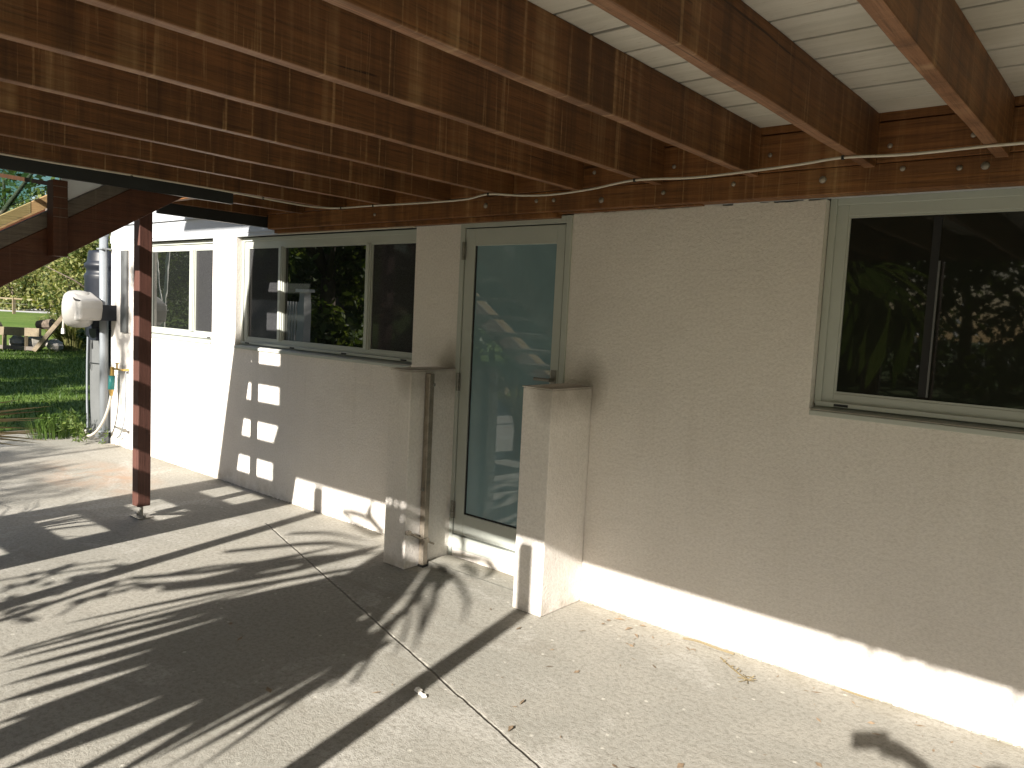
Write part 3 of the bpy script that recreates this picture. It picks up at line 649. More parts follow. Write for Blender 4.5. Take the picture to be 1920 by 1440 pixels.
# timber frame on the lawn
t = thing('garden_bench', (-23.2, 4.0, 0), 'weathered timber bench frame with slanting ends on the lawn', 'bench')
ra = Vector((.765, .644, 0))
def loc(q, z, dep=0): return Vector((-23.2, 3.9, 0)) + ra*q + Vector((-.64, .76, 0))*dep + Vector((0, 0, z))
b = MB(); b.bar(loc(-1.6, .50), loc(.36, .50), .10, .22); b.build('seat_board', M['oldwood'], t)
b = MB(); b.bar(loc(-.6, .0), loc(-.6, .0+.001) if False else loc(-.60, .44), .09, .06, (1, 0, 0)); b.build('leg', M['oldwood'], t)
b = MB(); b.bar(loc(-.02, .0), loc(-.02, .50), .07, .07, (1, 0, 0)); b.build('leg', M['oldwood'], t)
b = MB(); b.bar(loc(.20, -.0), loc(.98, 1.02, .1), .11, .11); b.build('back_strut', M['oldwood'], t)
b = MB(); b.bar(loc(-.72, .60), loc(-1.25, 1.25, .1), .11, .11); b.build('back_strut', M['oldwood'], t)
b = MB(); b.bar(loc(-1.6, .08), loc(.25, .06), .08, .10); b.build('foot_rail', M['greywood'], t)
# stones and a log beside it
def blob(name, c, s, mat, label, cat, group=None):
    b = MB(); n, m = 9, 6; vs = []
    for i in range(m+1):
        th = math.pi*i/m
        for k in range(n):
            ph = 2*math.pi*k/n; q = random.uniform(.82, 1.15)
            vs.append((c[0]+s[0]*q*math.sin(th)*math.cos(ph), c[1]+s[1]*q*math.sin(th)*math.sin(ph), c[2]+s[2]*q*math.cos(th)))
    fs = [(i*n+k, i*n+(k+1) % n, (i+1)*n+(k+1) % n, (i+1)*n+k) for i in range(m) for k in range(n)]
    b.add(vs, fs); return tag(b.build(name, mat, smooth=False), label, cat, group)
for q, z, sz, lab in ((.55, .15, .22, 'grey stone at the right foot of the timber bench'), (.05, .20, .28, 'dark stone under the middle of the timber bench'), (-.45, .18, .26, 'grey stone under the left of the timber bench')):
    p = loc(q, z, .35); blob('stone', p, (sz, sz, sz*.75), M['rock'], lab, 'stone', 'stones round the bench')
b = MB(); b.tube([loc(.0, .68, .5), loc(.42, .72, .45)], [.12, .15], 9); tag(b.build('log', M['bark']), 'short cut log lying behind the bench board', 'log')

# tussock grass
def blades(n, base, spread, L, wd, arch, seed=0):
    vs = []; fs = []
    for i in range(n):
        a = random.uniform(0, 6.28); q = spread*math.sqrt(random.random()); bx, by = base[0]+q*math.cos(a)*.5, base[1]+q*math.sin(a)*.5
        l = L*random.uniform(.6, 1.1); lean = random.uniform(.15, 1.0)*arch; dx, dy = math.cos(a), math.sin(a); k0 = len(vs)
        for j in range(5):
            t_ = j/4; out = lean*l*(t_**1.6); z = base[2]+l*(t_-.55*lean*t_**2.4); ww = wd*(1-t_**2*.95)
            vs += [(bx+dx*out-dy*ww, by+dy*out+dx*ww, z), (bx+dx*out+dy*ww, by+dy*out-dx*ww, z)]
        fs += [(k0+2*j, k0+2*j+1, k0+2*j+3, k0+2*j+2) for j in range(4)]
    return np.array(vs), np.array(fs)
for (u, dist, n, L, lab, mat) in ((132, 25.2, 520, 1.6, 'large arching tussock of ornamental grass beside the bench', 'tuss'), (158, 25.4, 320, 1.2, 'smaller tussock of grass behind the hose reel', 'tuss')):
    x, y = along(u, dist); v, fc = blades(n, (x, y, -.03), .7, L, .014, .95)
    tag(arr_mesh('tussock_grass', v, fc, M[mat]), lab, 'grass clump', 'tussocks on the lawn')
x, y = along(163, 23.6); tree(x, y, 1.0, 1.0, 700, .07, M['leaf_dark'], 'small dark bush on the lawn left of the grey panel', .1, name='bush', cat='bush', trunk=False, nb=8)
# weeds by the downpipe
for i, (cx, cy, n, hh, lab) in enumerate(((-9.12, -.28, 520, .30, 'bright green weeds at the foot of the grey panel'), (-8.72, -.22, 300, .16, 'low dark weeds under the hose by the downpipe'))):
    nb = 14; cen = np.stack([cx+rng.normal(size=nb)*.14, cy+rng.normal(size=nb)*.07, np.abs(rng.normal(size=nb))*hh*.5+.05], 1); rad = .04+.05*rng.random(nb)
    o = leaf_cloud('weeds', cen, rad, n, .026, M['grass' if i == 0 else 'leaf_mid'], None, (0, 0, 0), .3, .28, .2)
    tag(o, lab, 'weeds', 'weeds at the house corner')
    if i == 0:
        v, fc = blades(420, (cx-.05, cy, 0), .55, .30, .0035, .75); tag(arr_mesh('grass_tuft', v, fc, M['grass']), 'tuft of long grass at the slab edge', 'grass tuft')
# short lawn blades where the lawn is seen close
n = 52000
gx = -9.6-14.5*rng.random(n)**.9; gy = -3.0+10*rng.random(n)
hgt = .035+.05*rng.random(n)**1.5; an = rng.random(n)*6.28; ln = rng.normal(size=(n, 2))*.025; wdt = .006+.004*rng.random(n)
base = np.stack([gx, gy, np.full(n, -.036)], 1); dx = np.stack([np.cos(an), np.sin(an), 0*an], 1)*wdt[:, None]
tip = base+np.concatenate([ln, hgt[:, None]], 1)
v = np.stack([base-dx, base+dx, tip], 1).reshape(-1, 3)
tag(arr_mesh('grass', v, np.arange(3*n).reshape(-1, 3), M['grass']), 'short mown grass of the lawn', 'grass', kind='stuff')

# palms behind the camera (they throw the fan shadows)
def fan_leaf(name, hub, L1, L2, segs, mat, parent, right=(1, 0, 0), outy=.0, wd=.026, dp=.13):
    right = Vector(right).normalized(); up = Vector((0, 0, 1)); hub = Vector(hub); nrm = right.cross(up)
    b = MB()
    for (ang, k1, k2, wk) in segs:                         # angle from straight down
        a = R(ang); dr = right*math.sin(a)-up*math.cos(a); p = hub.copy(); pts = [p.copy()]
        n1, n2 = 4, 6
        for i in range(n1): p = p+dr*(L1*k1/n1); pts.append(p.copy())
        cur = dr.copy()
        for i in range(n2):
            cur = (cur+Vector((0, 0, -1))*dp).normalized(); p = p+cur*(L2*k2/n2); pts.append(p.copy())
        vs = []
        for i, q in enumerate(pts):
            t_ = i/(n1+n2); ww = wd*wk*(.35+1.5*t_ if t_ < .4 else .95*(1-((t_-.4)/.6)**1.4)+.03)
            tng = (pts[min(i+1, len(pts)-1)]-pts[max(i-1, 0)]).normalized(); sd = tng.cross(nrm).normalized()
            j = nrm*(outy*t_+.006*math.sin(i*1.7+ang))
            vs += [q-sd*ww+j, q+sd*ww+j]
        b.add(vs, [(2*i, 2*i+1, 2*i+3, 2*i+2) for i in range(len(pts)-1)])
    return b.build(name, mat, parent)
P = thing('fan_palm', (-2.35, -5.0, 0), 'fan palm with drooping leaf tips growing in front of the deck', 'palm')
MB().tube(smooth([(-2.35, -5.15, 0), (-2.36, -5.12, .8), (-2.35, -5.1, 1.55)]), .10, 12).build('trunk', M['bark'], P, smooth=True)
# every leaflet as pairs of edge points (metres), unseen, shaped back along the sun from the wanted shadows
LEAF_A = [(-2.558,-4.802,2.015,-2.616,-4.802,2.037,-2.629,-4.799,1.874,-2.694,-4.799,1.894,-2.723,-4.795,1.694,-2.792,-4.795,1.712,-2.813,-4.791,1.534,-2.877,-4.791,1.548,-2.904,-4.788,1.388,-2.952,-4.788,1.396,-2.991,-4.784,1.255,-3.018,-4.784,1.259,-3.053,-4.78,1.17,-3.055,-4.78,1.17),
(-2.525,-4.776,1.985,-2.601,-4.776,2.013,-2.584,-4.767,1.832,-2.668,-4.767,1.857,-2.661,-4.759,1.641,-2.749,-4.759,1.663,-2.739,-4.75,1.477,-2.82,-4.75,1.493,-2.824,-4.741,1.335,-2.885,-4.741,1.345,-2.91,-4.733,1.209,-2.943,-4.733,1.213,-2.973,-4.724,1.127,-2.975,-4.724,1.128),
(-2.442,-4.725,1.94,-2.543,-4.725,1.976,-2.481,-4.761,1.808,-2.591,-4.761,1.842,-2.536,-4.797,1.64,-2.651,-4.797,1.669,-2.597,-4.833,1.5,-2.702,-4.833,1.521,-2.672,-4.87,1.381,-2.751,-4.87,1.393,-2.751,-4.906,1.277,-2.795,-4.906,1.283,-2.808,-4.942,1.218,-2.811,-4.942,1.218),
(-2.316,-4.847,1.969,-2.447,-4.847,2.014,-2.363,-4.819,1.805,-2.505,-4.819,1.847,-2.423,-4.791,1.606,-2.573,-4.791,1.642,-2.495,-4.763,1.434,-2.63,-4.763,1.46,-2.584,-4.735,1.281,-2.684,-4.735,1.296,-2.678,-4.707,1.143,-2.734,-4.707,1.149,-2.752,-4.679,1.051,-2.756,-4.679,1.051),
(-2.229,-4.798,1.912,-2.388,-4.798,1.965,-2.253,-4.82,1.77,-2.424,-4.82,1.818,-2.289,-4.842,1.595,-2.466,-4.842,1.635,-2.338,-4.865,1.449,-2.496,-4.865,1.478,-2.406,-4.887,1.325,-2.523,-4.887,1.342,-2.48,-4.909,1.217,-2.545,-4.909,1.224,-2.539,-4.931,1.153,-2.544,-4.931,1.153),
(-2.161,-4.651,1.807,-2.31,-4.651,1.855,-2.182,-4.653,1.658,-2.341,-4.653,1.702,-2.213,-4.656,1.477,-2.377,-4.656,1.513,-2.256,-4.658,1.324,-2.402,-4.658,1.349,-2.318,-4.661,1.189,-2.425,-4.661,1.203,-2.385,-4.663,1.071,-2.444,-4.663,1.076,-2.44,-4.666,0.997,-2.444,-4.666,0.998),
(-2.055,-4.683,1.792,-2.202,-4.683,1.838,-2.068,-4.685,1.645,-2.225,-4.685,1.687,-2.088,-4.687,1.467,-2.249,-4.687,1.501,-2.123,-4.689,1.316,-2.266,-4.689,1.339,-2.177,-4.691,1.182,-2.281,-4.691,1.194,-2.237,-4.693,1.063,-2.293,-4.693,1.068,-2.286,-4.695,0.99,-2.29,-4.695,0.99),
(-1.965,-4.722,1.8,-2.091,-4.722,1.838,-1.961,-4.751,1.672,-2.095,-4.751,1.706,-1.961,-4.78,1.514,-2.097,-4.78,1.542,-1.969,-4.81,1.387,-2.089,-4.81,1.405,-1.987,-4.839,1.282,-2.074,-4.839,1.292,-2.008,-4.868,1.193,-2.055,-4.868,1.197,-2.028,-4.897,1.143,-2.031,-4.897,1.144),
(-1.913,-4.723,1.79,-1.993,-4.723,1.814,-1.925,-4.692,1.653,-2.011,-4.692,1.675,-1.939,-4.662,1.486,-2.029,-4.662,1.504,-1.954,-4.631,1.34,-2.033,-4.631,1.352,-1.963,-4.6,1.207,-2.02,-4.6,1.213,-1.971,-4.57,1.088,-2.002,-4.57,1.09,-1.985,-4.539,1.008,-1.987,-4.539,1.008),
(-1.878,-4.745,1.807,-1.927,-4.745,1.821,-1.877,-4.725,1.704,-1.93,-4.725,1.718,-1.877,-4.705,1.574,-1.932,-4.705,1.587,-1.884,-4.685,1.451,-1.934,-4.685,1.46,-1.903,-4.665,1.327,-1.939,-4.665,1.332,-1.925,-4.645,1.21,-1.945,-4.645,1.212,-1.945,-4.625,1.133,-1.947,-4.625,1.133),
(-1.845,-4.716,1.792,-1.893,-4.716,1.805,-1.824,-4.752,1.712,-1.876,-4.752,1.724,-1.802,-4.788,1.605,-1.855,-4.788,1.616,-1.789,-4.825,1.51,-1.837,-4.825,1.519,-1.788,-4.861,1.422,-1.823,-4.861,1.428,-1.793,-4.897,1.344,-1.811,-4.897,1.346,-1.796,-4.934,1.301,-1.798,-4.934,1.301),
(-1.808,-4.698,1.787,-1.846,-4.698,1.798,-1.803,-4.691,1.694,-1.844,-4.691,1.704,-1.797,-4.683,1.576,-1.84,-4.683,1.585,-1.79,-4.676,1.465,-1.828,-4.676,1.472,-1.777,-4.668,1.357,-1.805,-4.668,1.361,-1.764,-4.66,1.258,-1.779,-4.66,1.259,-1.759,-4.653,1.194,-1.76,-4.653,1.194),
(-2.249,-4.79,2.015,-2.38,-4.79,2.061,-2.244,-4.829,1.919,-2.386,-4.829,1.964,-2.245,-4.868,1.795,-2.395,-4.868,1.836,-2.269,-4.907,1.695,-2.405,-4.907,1.73,-2.327,-4.946,1.619,-2.429,-4.946,1.644,-2.4,-4.985,1.557,-2.458,-4.985,1.57,-2.458,-5.024,1.525,-2.463,-5.024,1.526),
(-2.492,-4.677,2.049,-2.55,-4.677,2.073,-2.58,-4.679,1.926,-2.644,-4.679,1.95,-2.696,-4.681,1.764,-2.767,-4.681,1.787,-2.809,-4.684,1.614,-2.876,-4.684,1.631,-2.924,-4.686,1.467,-2.975,-4.686,1.478,-3.035,-4.688,1.33,-3.063,-4.688,1.334,-3.111,-4.691,1.242,-3.113,-4.691,1.242),
(-2.57,-4.706,2.08,-2.609,-4.706,2.097,-2.691,-4.675,1.94,-2.736,-4.675,1.957,-2.848,-4.643,1.761,-2.898,-4.643,1.777,-2.989,-4.612,1.594,-3.037,-4.612,1.607,-3.109,-4.58,1.438,-3.146,-4.58,1.446,-3.215,-4.548,1.293,-3.236,-4.548,1.297,-3.29,-4.517,1.194,-3.292,-4.517,1.194),
(-2.124,-4.707,1.892,-2.267,-4.707,1.938,-2.124,-4.672,1.799,-2.281,-4.672,1.845,-2.125,-4.637,1.682,-2.292,-4.637,1.727,-2.141,-4.602,1.57,-2.293,-4.602,1.607,-2.173,-4.567,1.458,-2.285,-4.567,1.482,-2.212,-4.532,1.349,-2.274,-4.532,1.361,-2.253,-4.497,1.274,-2.257,-4.497,1.275),
(-1.995,-4.771,1.906,-2.09,-4.771,1.933,-1.981,-4.746,1.821,-2.085,-4.746,1.848,-1.965,-4.721,1.713,-2.075,-4.721,1.74,-1.964,-4.696,1.617,-2.065,-4.696,1.64,-1.985,-4.671,1.531,-2.06,-4.671,1.548,-2.015,-4.646,1.452,-2.056,-4.646,1.461,-2.045,-4.621,1.398,-2.048,-4.621,1.398),
(-2.399,-4.727,2.215,-2.61,-4.727,2.267,-2.325,-4.712,2.117,-2.551,-4.712,2.168,-2.235,-4.698,1.993,-2.468,-4.698,2.042,-2.174,-4.683,1.887,-2.384,-4.683,1.929,-2.144,-4.669,1.798,-2.298,-4.669,1.827,-2.131,-4.654,1.719,-2.215,-4.654,1.734,-2.141,-4.64,1.668,-2.147,-4.64,1.669),
(-2.296,-4.675,2.201,-2.447,-4.675,2.234,-2.218,-4.688,2.12,-2.379,-4.688,2.153,-2.123,-4.701,2.016,-2.29,-4.701,2.047,-2.052,-4.715,1.927,-2.203,-4.715,1.954,-2.008,-4.728,1.853,-2.119,-4.728,1.872,-1.978,-4.742,1.79,-2.039,-4.742,1.8,-1.97,-4.755,1.753,-1.974,-4.755,1.753),
(-2.493,-4.764,2.213,-2.704,-4.764,2.279,-2.444,-4.773,2.136,-2.672,-4.773,2.204,-2.386,-4.783,2.035,-2.627,-4.783,2.102,-2.354,-4.792,1.95,-2.573,-4.792,2.008,-2.351,-4.801,1.88,-2.514,-4.801,1.922,-2.362,-4.811,1.821,-2.453,-4.811,1.843,-2.388,-4.82,1.787,-2.395,-4.82,1.788),
(-2.221,-4.664,2.212,-2.308,-4.664,2.224,-2.161,-4.666,2.153,-2.255,-4.666,2.166,-2.084,-4.668,2.074,-2.184,-4.668,2.088,-2.023,-4.671,2.005,-2.116,-4.671,2.018,-1.983,-4.673,1.947,-2.053,-4.673,1.957,-1.954,-4.675,1.896,-1.993,-4.675,1.901,-1.942,-4.677,1.863,-1.945,-4.677,1.864),
(-2.142,-4.705,2.266,-2.233,-4.705,2.271,-2.103,-4.711,2.239,-2.204,-4.711,2.245,-2.053,-4.718,2.201,-2.164,-4.718,2.208,-2.016,-4.725,2.166,-2.124,-4.725,2.176,-1.998,-4.731,2.139,-2.084,-4.731,2.15,-1.992,-4.738,2.118,-2.042,-4.738,2.125,-1.999,-4.745,2.107,-2.003,-4.745,2.107),
(-2.324,-4.699,2.238,-2.271,-4.699,2.197,-2.216,-4.705,2.248,-2.164,-4.705,2.203,-2.065,-4.71,2.242,-2.033,-4.71,2.194,-1.903,-4.716,2.187,-1.905,-4.716,2.154,-1.767,-4.722,2.118,-1.788,-4.722,2.104,-1.678,-4.727,2.045,-1.697,-4.727,2.042,-1.631,-4.733,1.993,-1.632,-4.733,1.993),
(-2.164,-4.724,2.212,-2.195,-4.724,2.195,-2.094,-4.72,2.17,-2.13,-4.72,2.152,-1.997,-4.715,2.109,-2.043,-4.715,2.096,-1.899,-4.711,2.034,-1.954,-4.711,2.03,-1.806,-4.707,1.94,-1.849,-4.707,1.94,-1.721,-4.703,1.845,-1.745,-4.703,1.845,-1.672,-4.698,1.783,-1.674,-4.698,1.783),
(-2.164,-4.687,2.115,-2.185,-4.687,2.104,-2.092,-4.666,2.062,-2.116,-4.666,2.05,-1.993,-4.646,1.993,-2.021,-4.646,1.982,-1.899,-4.626,1.921,-1.929,-4.626,1.913,-1.808,-4.606,1.842,-1.832,-4.606,1.837,-1.725,-4.585,1.764,-1.738,-4.585,1.762,-1.675,-4.565,1.709,-1.676,-4.565,1.709),
(-1.984,-4.671,1.892,-2.031,-4.671,1.897,-1.933,-4.649,1.826,-1.984,-4.649,1.83,-1.866,-4.628,1.742,-1.92,-4.628,1.745,-1.812,-4.607,1.666,-1.86,-4.607,1.669,-1.77,-4.585,1.6,-1.806,-4.585,1.602,-1.736,-4.564,1.54,-1.756,-4.564,1.541,-1.72,-4.542,1.497,-1.721,-4.542,1.497),
(-1.979,-4.643,1.825,-2.014,-4.643,1.83,-1.949,-4.618,1.77,-1.988,-4.618,1.775,-1.909,-4.594,1.699,-1.951,-4.594,1.705,-1.882,-4.569,1.631,-1.922,-4.569,1.638,-1.875,-4.545,1.564,-1.905,-4.545,1.571,-1.877,-4.52,1.501,-1.895,-4.52,1.504,-1.885,-4.496,1.454,-1.886,-4.496,1.455),
(-1.922,-4.673,1.844,-1.95,-4.673,1.848,-1.893,-4.689,1.821,-1.924,-4.689,1.826,-1.855,-4.706,1.787,-1.889,-4.706,1.791,-1.815,-4.723,1.748,-1.845,-4.723,1.751,-1.766,-4.74,1.698,-1.789,-4.74,1.7,-1.716,-4.757,1.647,-1.729,-4.757,1.647,-1.684,-4.774,1.615,-1.685,-4.774,1.615),
(-2.032,-4.642,1.957,-2.054,-4.642,1.952,-1.977,-4.619,1.908,-2.002,-4.619,1.902,-1.904,-4.596,1.845,-1.932,-4.596,1.84,-1.842,-4.573,1.784,-1.872,-4.573,1.782,-1.799,-4.549,1.726,-1.823,-4.549,1.726,-1.767,-4.526,1.671,-1.781,-4.526,1.671,-1.751,-4.503,1.63,-1.752,-4.503,1.631),
(-1.93,-4.635,1.784,-1.968,-4.635,1.79,-1.89,-4.632,1.731,-1.931,-4.632,1.736,-1.839,-4.628,1.661,-1.883,-4.628,1.667,-1.803,-4.625,1.601,-1.843,-4.625,1.607,-1.786,-4.621,1.551,-1.817,-4.621,1.556,-1.78,-4.618,1.509,-1.797,-4.618,1.511,-1.78,-4.615,1.48,-1.781,-4.615,1.48),
(-1.997,-4.666,1.928,-2.037,-4.666,1.934,-1.96,-4.68,1.895,-2.004,-4.68,1.902,-1.912,-4.695,1.848,-1.96,-4.695,1.855,-1.871,-4.709,1.8,-1.916,-4.709,1.807,-1.837,-4.724,1.748,-1.871,-4.724,1.754,-1.809,-4.738,1.698,-1.828,-4.738,1.701,-1.793,-4.752,1.667,-1.794,-4.752,1.667)]
LEAF_B = [(-2.529,-4.76,2.31,-2.481,-4.76,2.323,-2.529,-4.791,2.358,-2.475,-4.791,2.372,-2.532,-4.823,2.419,-2.471,-4.823,2.435,-2.529,-4.854,2.486,-2.471,-4.854,2.5,-2.521,-4.885,2.562,-2.476,-4.885,2.572,-2.509,-4.916,2.642,-2.483,-4.916,2.647,-2.493,-4.947,2.703,-2.491,-4.947,2.704),
(-2.447,-4.841,2.401,-2.394,-4.841,2.409,-2.446,-4.847,2.434,-2.385,-4.847,2.442,-2.443,-4.853,2.479,-2.375,-4.853,2.488,-2.436,-4.859,2.527,-2.371,-4.859,2.538,-2.426,-4.865,2.584,-2.375,-4.865,2.592,-2.413,-4.871,2.645,-2.384,-4.871,2.649,-2.398,-4.877,2.689,-2.396,-4.877,2.69),
(-2.386,-4.758,2.328,-2.354,-4.758,2.333,-2.379,-4.781,2.368,-2.343,-4.781,2.373,-2.371,-4.804,2.42,-2.331,-4.804,2.426,-2.361,-4.827,2.479,-2.323,-4.827,2.485,-2.351,-4.85,2.552,-2.321,-4.85,2.558,-2.34,-4.873,2.633,-2.322,-4.873,2.636,-2.327,-4.895,2.695,-2.326,-4.895,2.695),
(-2.535,-4.872,2.551,-2.512,-4.872,2.542,-2.527,-4.847,2.555,-2.5,-4.847,2.546,-2.511,-4.822,2.567,-2.482,-4.822,2.556,-2.493,-4.798,2.578,-2.466,-4.798,2.566,-2.47,-4.773,2.588,-2.45,-4.773,2.578,-2.445,-4.749,2.597,-2.434,-4.749,2.591,-2.427,-4.724,2.598,-2.426,-4.724,2.598),
(-2.466,-4.817,2.459,-2.469,-4.817,2.442,-2.463,-4.787,2.447,-2.465,-4.787,2.426,-2.456,-4.756,2.434,-2.453,-4.756,2.413,-2.446,-4.726,2.424,-2.435,-4.726,2.407,-2.422,-4.695,2.423,-2.411,-4.695,2.41,-2.391,-4.664,2.426,-2.384,-4.664,2.419,-2.369,-4.634,2.422,-2.369,-4.634,2.422),
(-2.533,-4.714,2.134,-2.424,-4.714,2.158,-2.54,-4.709,2.195,-2.417,-4.709,2.221,-2.547,-4.704,2.283,-2.409,-4.704,2.311,-2.546,-4.699,2.364,-2.414,-4.699,2.392,-2.538,-4.694,2.435,-2.435,-4.694,2.458,-2.525,-4.689,2.501,-2.466,-4.689,2.514,-2.504,-4.684,2.549,-2.5,-4.684,2.549),
(-2.533,-4.823,2.186,-2.481,-4.823,2.2,-2.536,-4.852,2.251,-2.477,-4.852,2.267,-2.541,-4.881,2.337,-2.475,-4.881,2.354,-2.539,-4.91,2.426,-2.476,-4.91,2.44,-2.527,-4.939,2.517,-2.478,-4.939,2.527,-2.51,-4.969,2.608,-2.481,-4.969,2.613,-2.489,-4.998,2.677,-2.487,-4.998,2.677),
(-2.426,-4.709,2.156,-2.369,-4.709,2.173,-2.444,-4.677,2.183,-2.38,-4.677,2.201,-2.464,-4.644,2.23,-2.392,-4.644,2.248,-2.473,-4.611,2.276,-2.404,-4.611,2.289,-2.465,-4.579,2.317,-2.412,-4.579,2.322,-2.448,-4.546,2.352,-2.417,-4.546,2.354,-2.431,-4.513,2.371,-2.429,-4.513,2.372),
(-2.454,-4.862,2.427,-2.426,-4.862,2.427,-2.447,-4.842,2.452,-2.416,-4.842,2.452,-2.435,-4.822,2.491,-2.4,-4.822,2.49,-2.419,-4.802,2.525,-2.387,-4.802,2.522,-2.4,-4.782,2.548,-2.376,-4.782,2.543,-2.379,-4.762,2.563,-2.366,-4.762,2.56,-2.364,-4.742,2.57,-2.363,-4.742,2.569),
(-3.369,-4.798,2.477,-3.376,-4.798,2.434,-3.302,-4.821,2.498,-3.311,-4.821,2.45,-3.208,-4.844,2.521,-3.224,-4.844,2.467,-3.111,-4.868,2.532,-3.139,-4.868,2.481,-3.018,-4.891,2.523,-3.047,-4.891,2.485,-2.931,-4.914,2.506,-2.949,-4.914,2.484,-2.874,-4.938,2.493,-2.875,-4.938,2.491),
(-2.919,-4.821,2.387,-2.88,-4.821,2.421,-2.976,-4.803,2.4,-2.932,-4.803,2.438,-3.055,-4.785,2.425,-3,-4.785,2.465,-3.111,-4.767,2.462,-3.045,-4.767,2.488,-3.105,-4.75,2.509,-3.053,-4.75,2.51,-3.07,-4.732,2.548,-3.042,-4.732,2.544,-3.039,-4.714,2.569,-3.037,-4.714,2.569),
(-2.932,-4.705,2.294,-2.916,-4.705,2.324,-3.006,-4.736,2.314,-2.986,-4.736,2.348,-3.114,-4.766,2.338,-3.09,-4.766,2.375,-3.211,-4.797,2.367,-3.183,-4.797,2.403,-3.278,-4.827,2.407,-3.251,-4.827,2.434,-3.326,-4.857,2.452,-3.309,-4.857,2.467,-3.352,-4.888,2.492,-3.351,-4.888,2.493),
(-2.692,-4.757,2.372,-2.705,-4.757,2.315,-2.524,-4.787,2.405,-2.537,-4.787,2.342,-2.302,-4.818,2.443,-2.316,-4.818,2.374,-2.121,-4.848,2.473,-2.132,-4.848,2.409,-2.002,-4.878,2.494,-2.009,-4.878,2.445,-1.912,-4.909,2.51,-1.916,-4.909,2.482,-1.852,-4.939,2.52,-1.852,-4.939,2.517),
(-2.692,-4.736,2.495,-2.697,-4.736,2.439,-2.566,-4.748,2.522,-2.572,-4.748,2.46,-2.392,-4.759,2.555,-2.401,-4.759,2.487,-2.215,-4.77,2.575,-2.231,-4.77,2.51,-2.034,-4.781,2.574,-2.051,-4.781,2.525,-1.858,-4.793,2.564,-1.868,-4.793,2.536,-1.74,-4.804,2.552,-1.741,-4.804,2.55),
(-2.19,-4.704,2.516,-2.22,-4.704,2.497,-2.18,-4.672,2.486,-2.213,-4.672,2.464,-2.162,-4.64,2.447,-2.202,-4.64,2.425,-2.156,-4.608,2.4,-2.197,-4.608,2.389,-2.174,-4.576,2.349,-2.205,-4.576,2.349,-2.203,-4.544,2.299,-2.221,-4.544,2.3,-2.23,-4.512,2.26,-2.231,-4.512,2.26),
(-1.934,-4.779,2.445,-1.965,-4.779,2.416,-1.914,-4.746,2.414,-1.949,-4.746,2.382,-1.884,-4.712,2.377,-1.925,-4.712,2.342,-1.863,-4.679,2.334,-1.907,-4.679,2.305,-1.861,-4.646,2.286,-1.899,-4.646,2.27,-1.871,-4.613,2.238,-1.893,-4.613,2.231,-1.886,-4.58,2.2,-1.887,-4.58,2.199),
(-2.065,-4.818,2.393,-2.085,-4.818,2.359,-2.026,-4.846,2.403,-2.049,-4.846,2.365,-1.974,-4.874,2.411,-2.002,-4.874,2.369,-1.925,-4.903,2.412,-1.957,-4.903,2.374,-1.885,-4.931,2.404,-1.913,-4.931,2.376,-1.852,-4.959,2.393,-1.868,-4.959,2.377,-1.83,-4.987,2.386,-1.831,-4.987,2.385)]
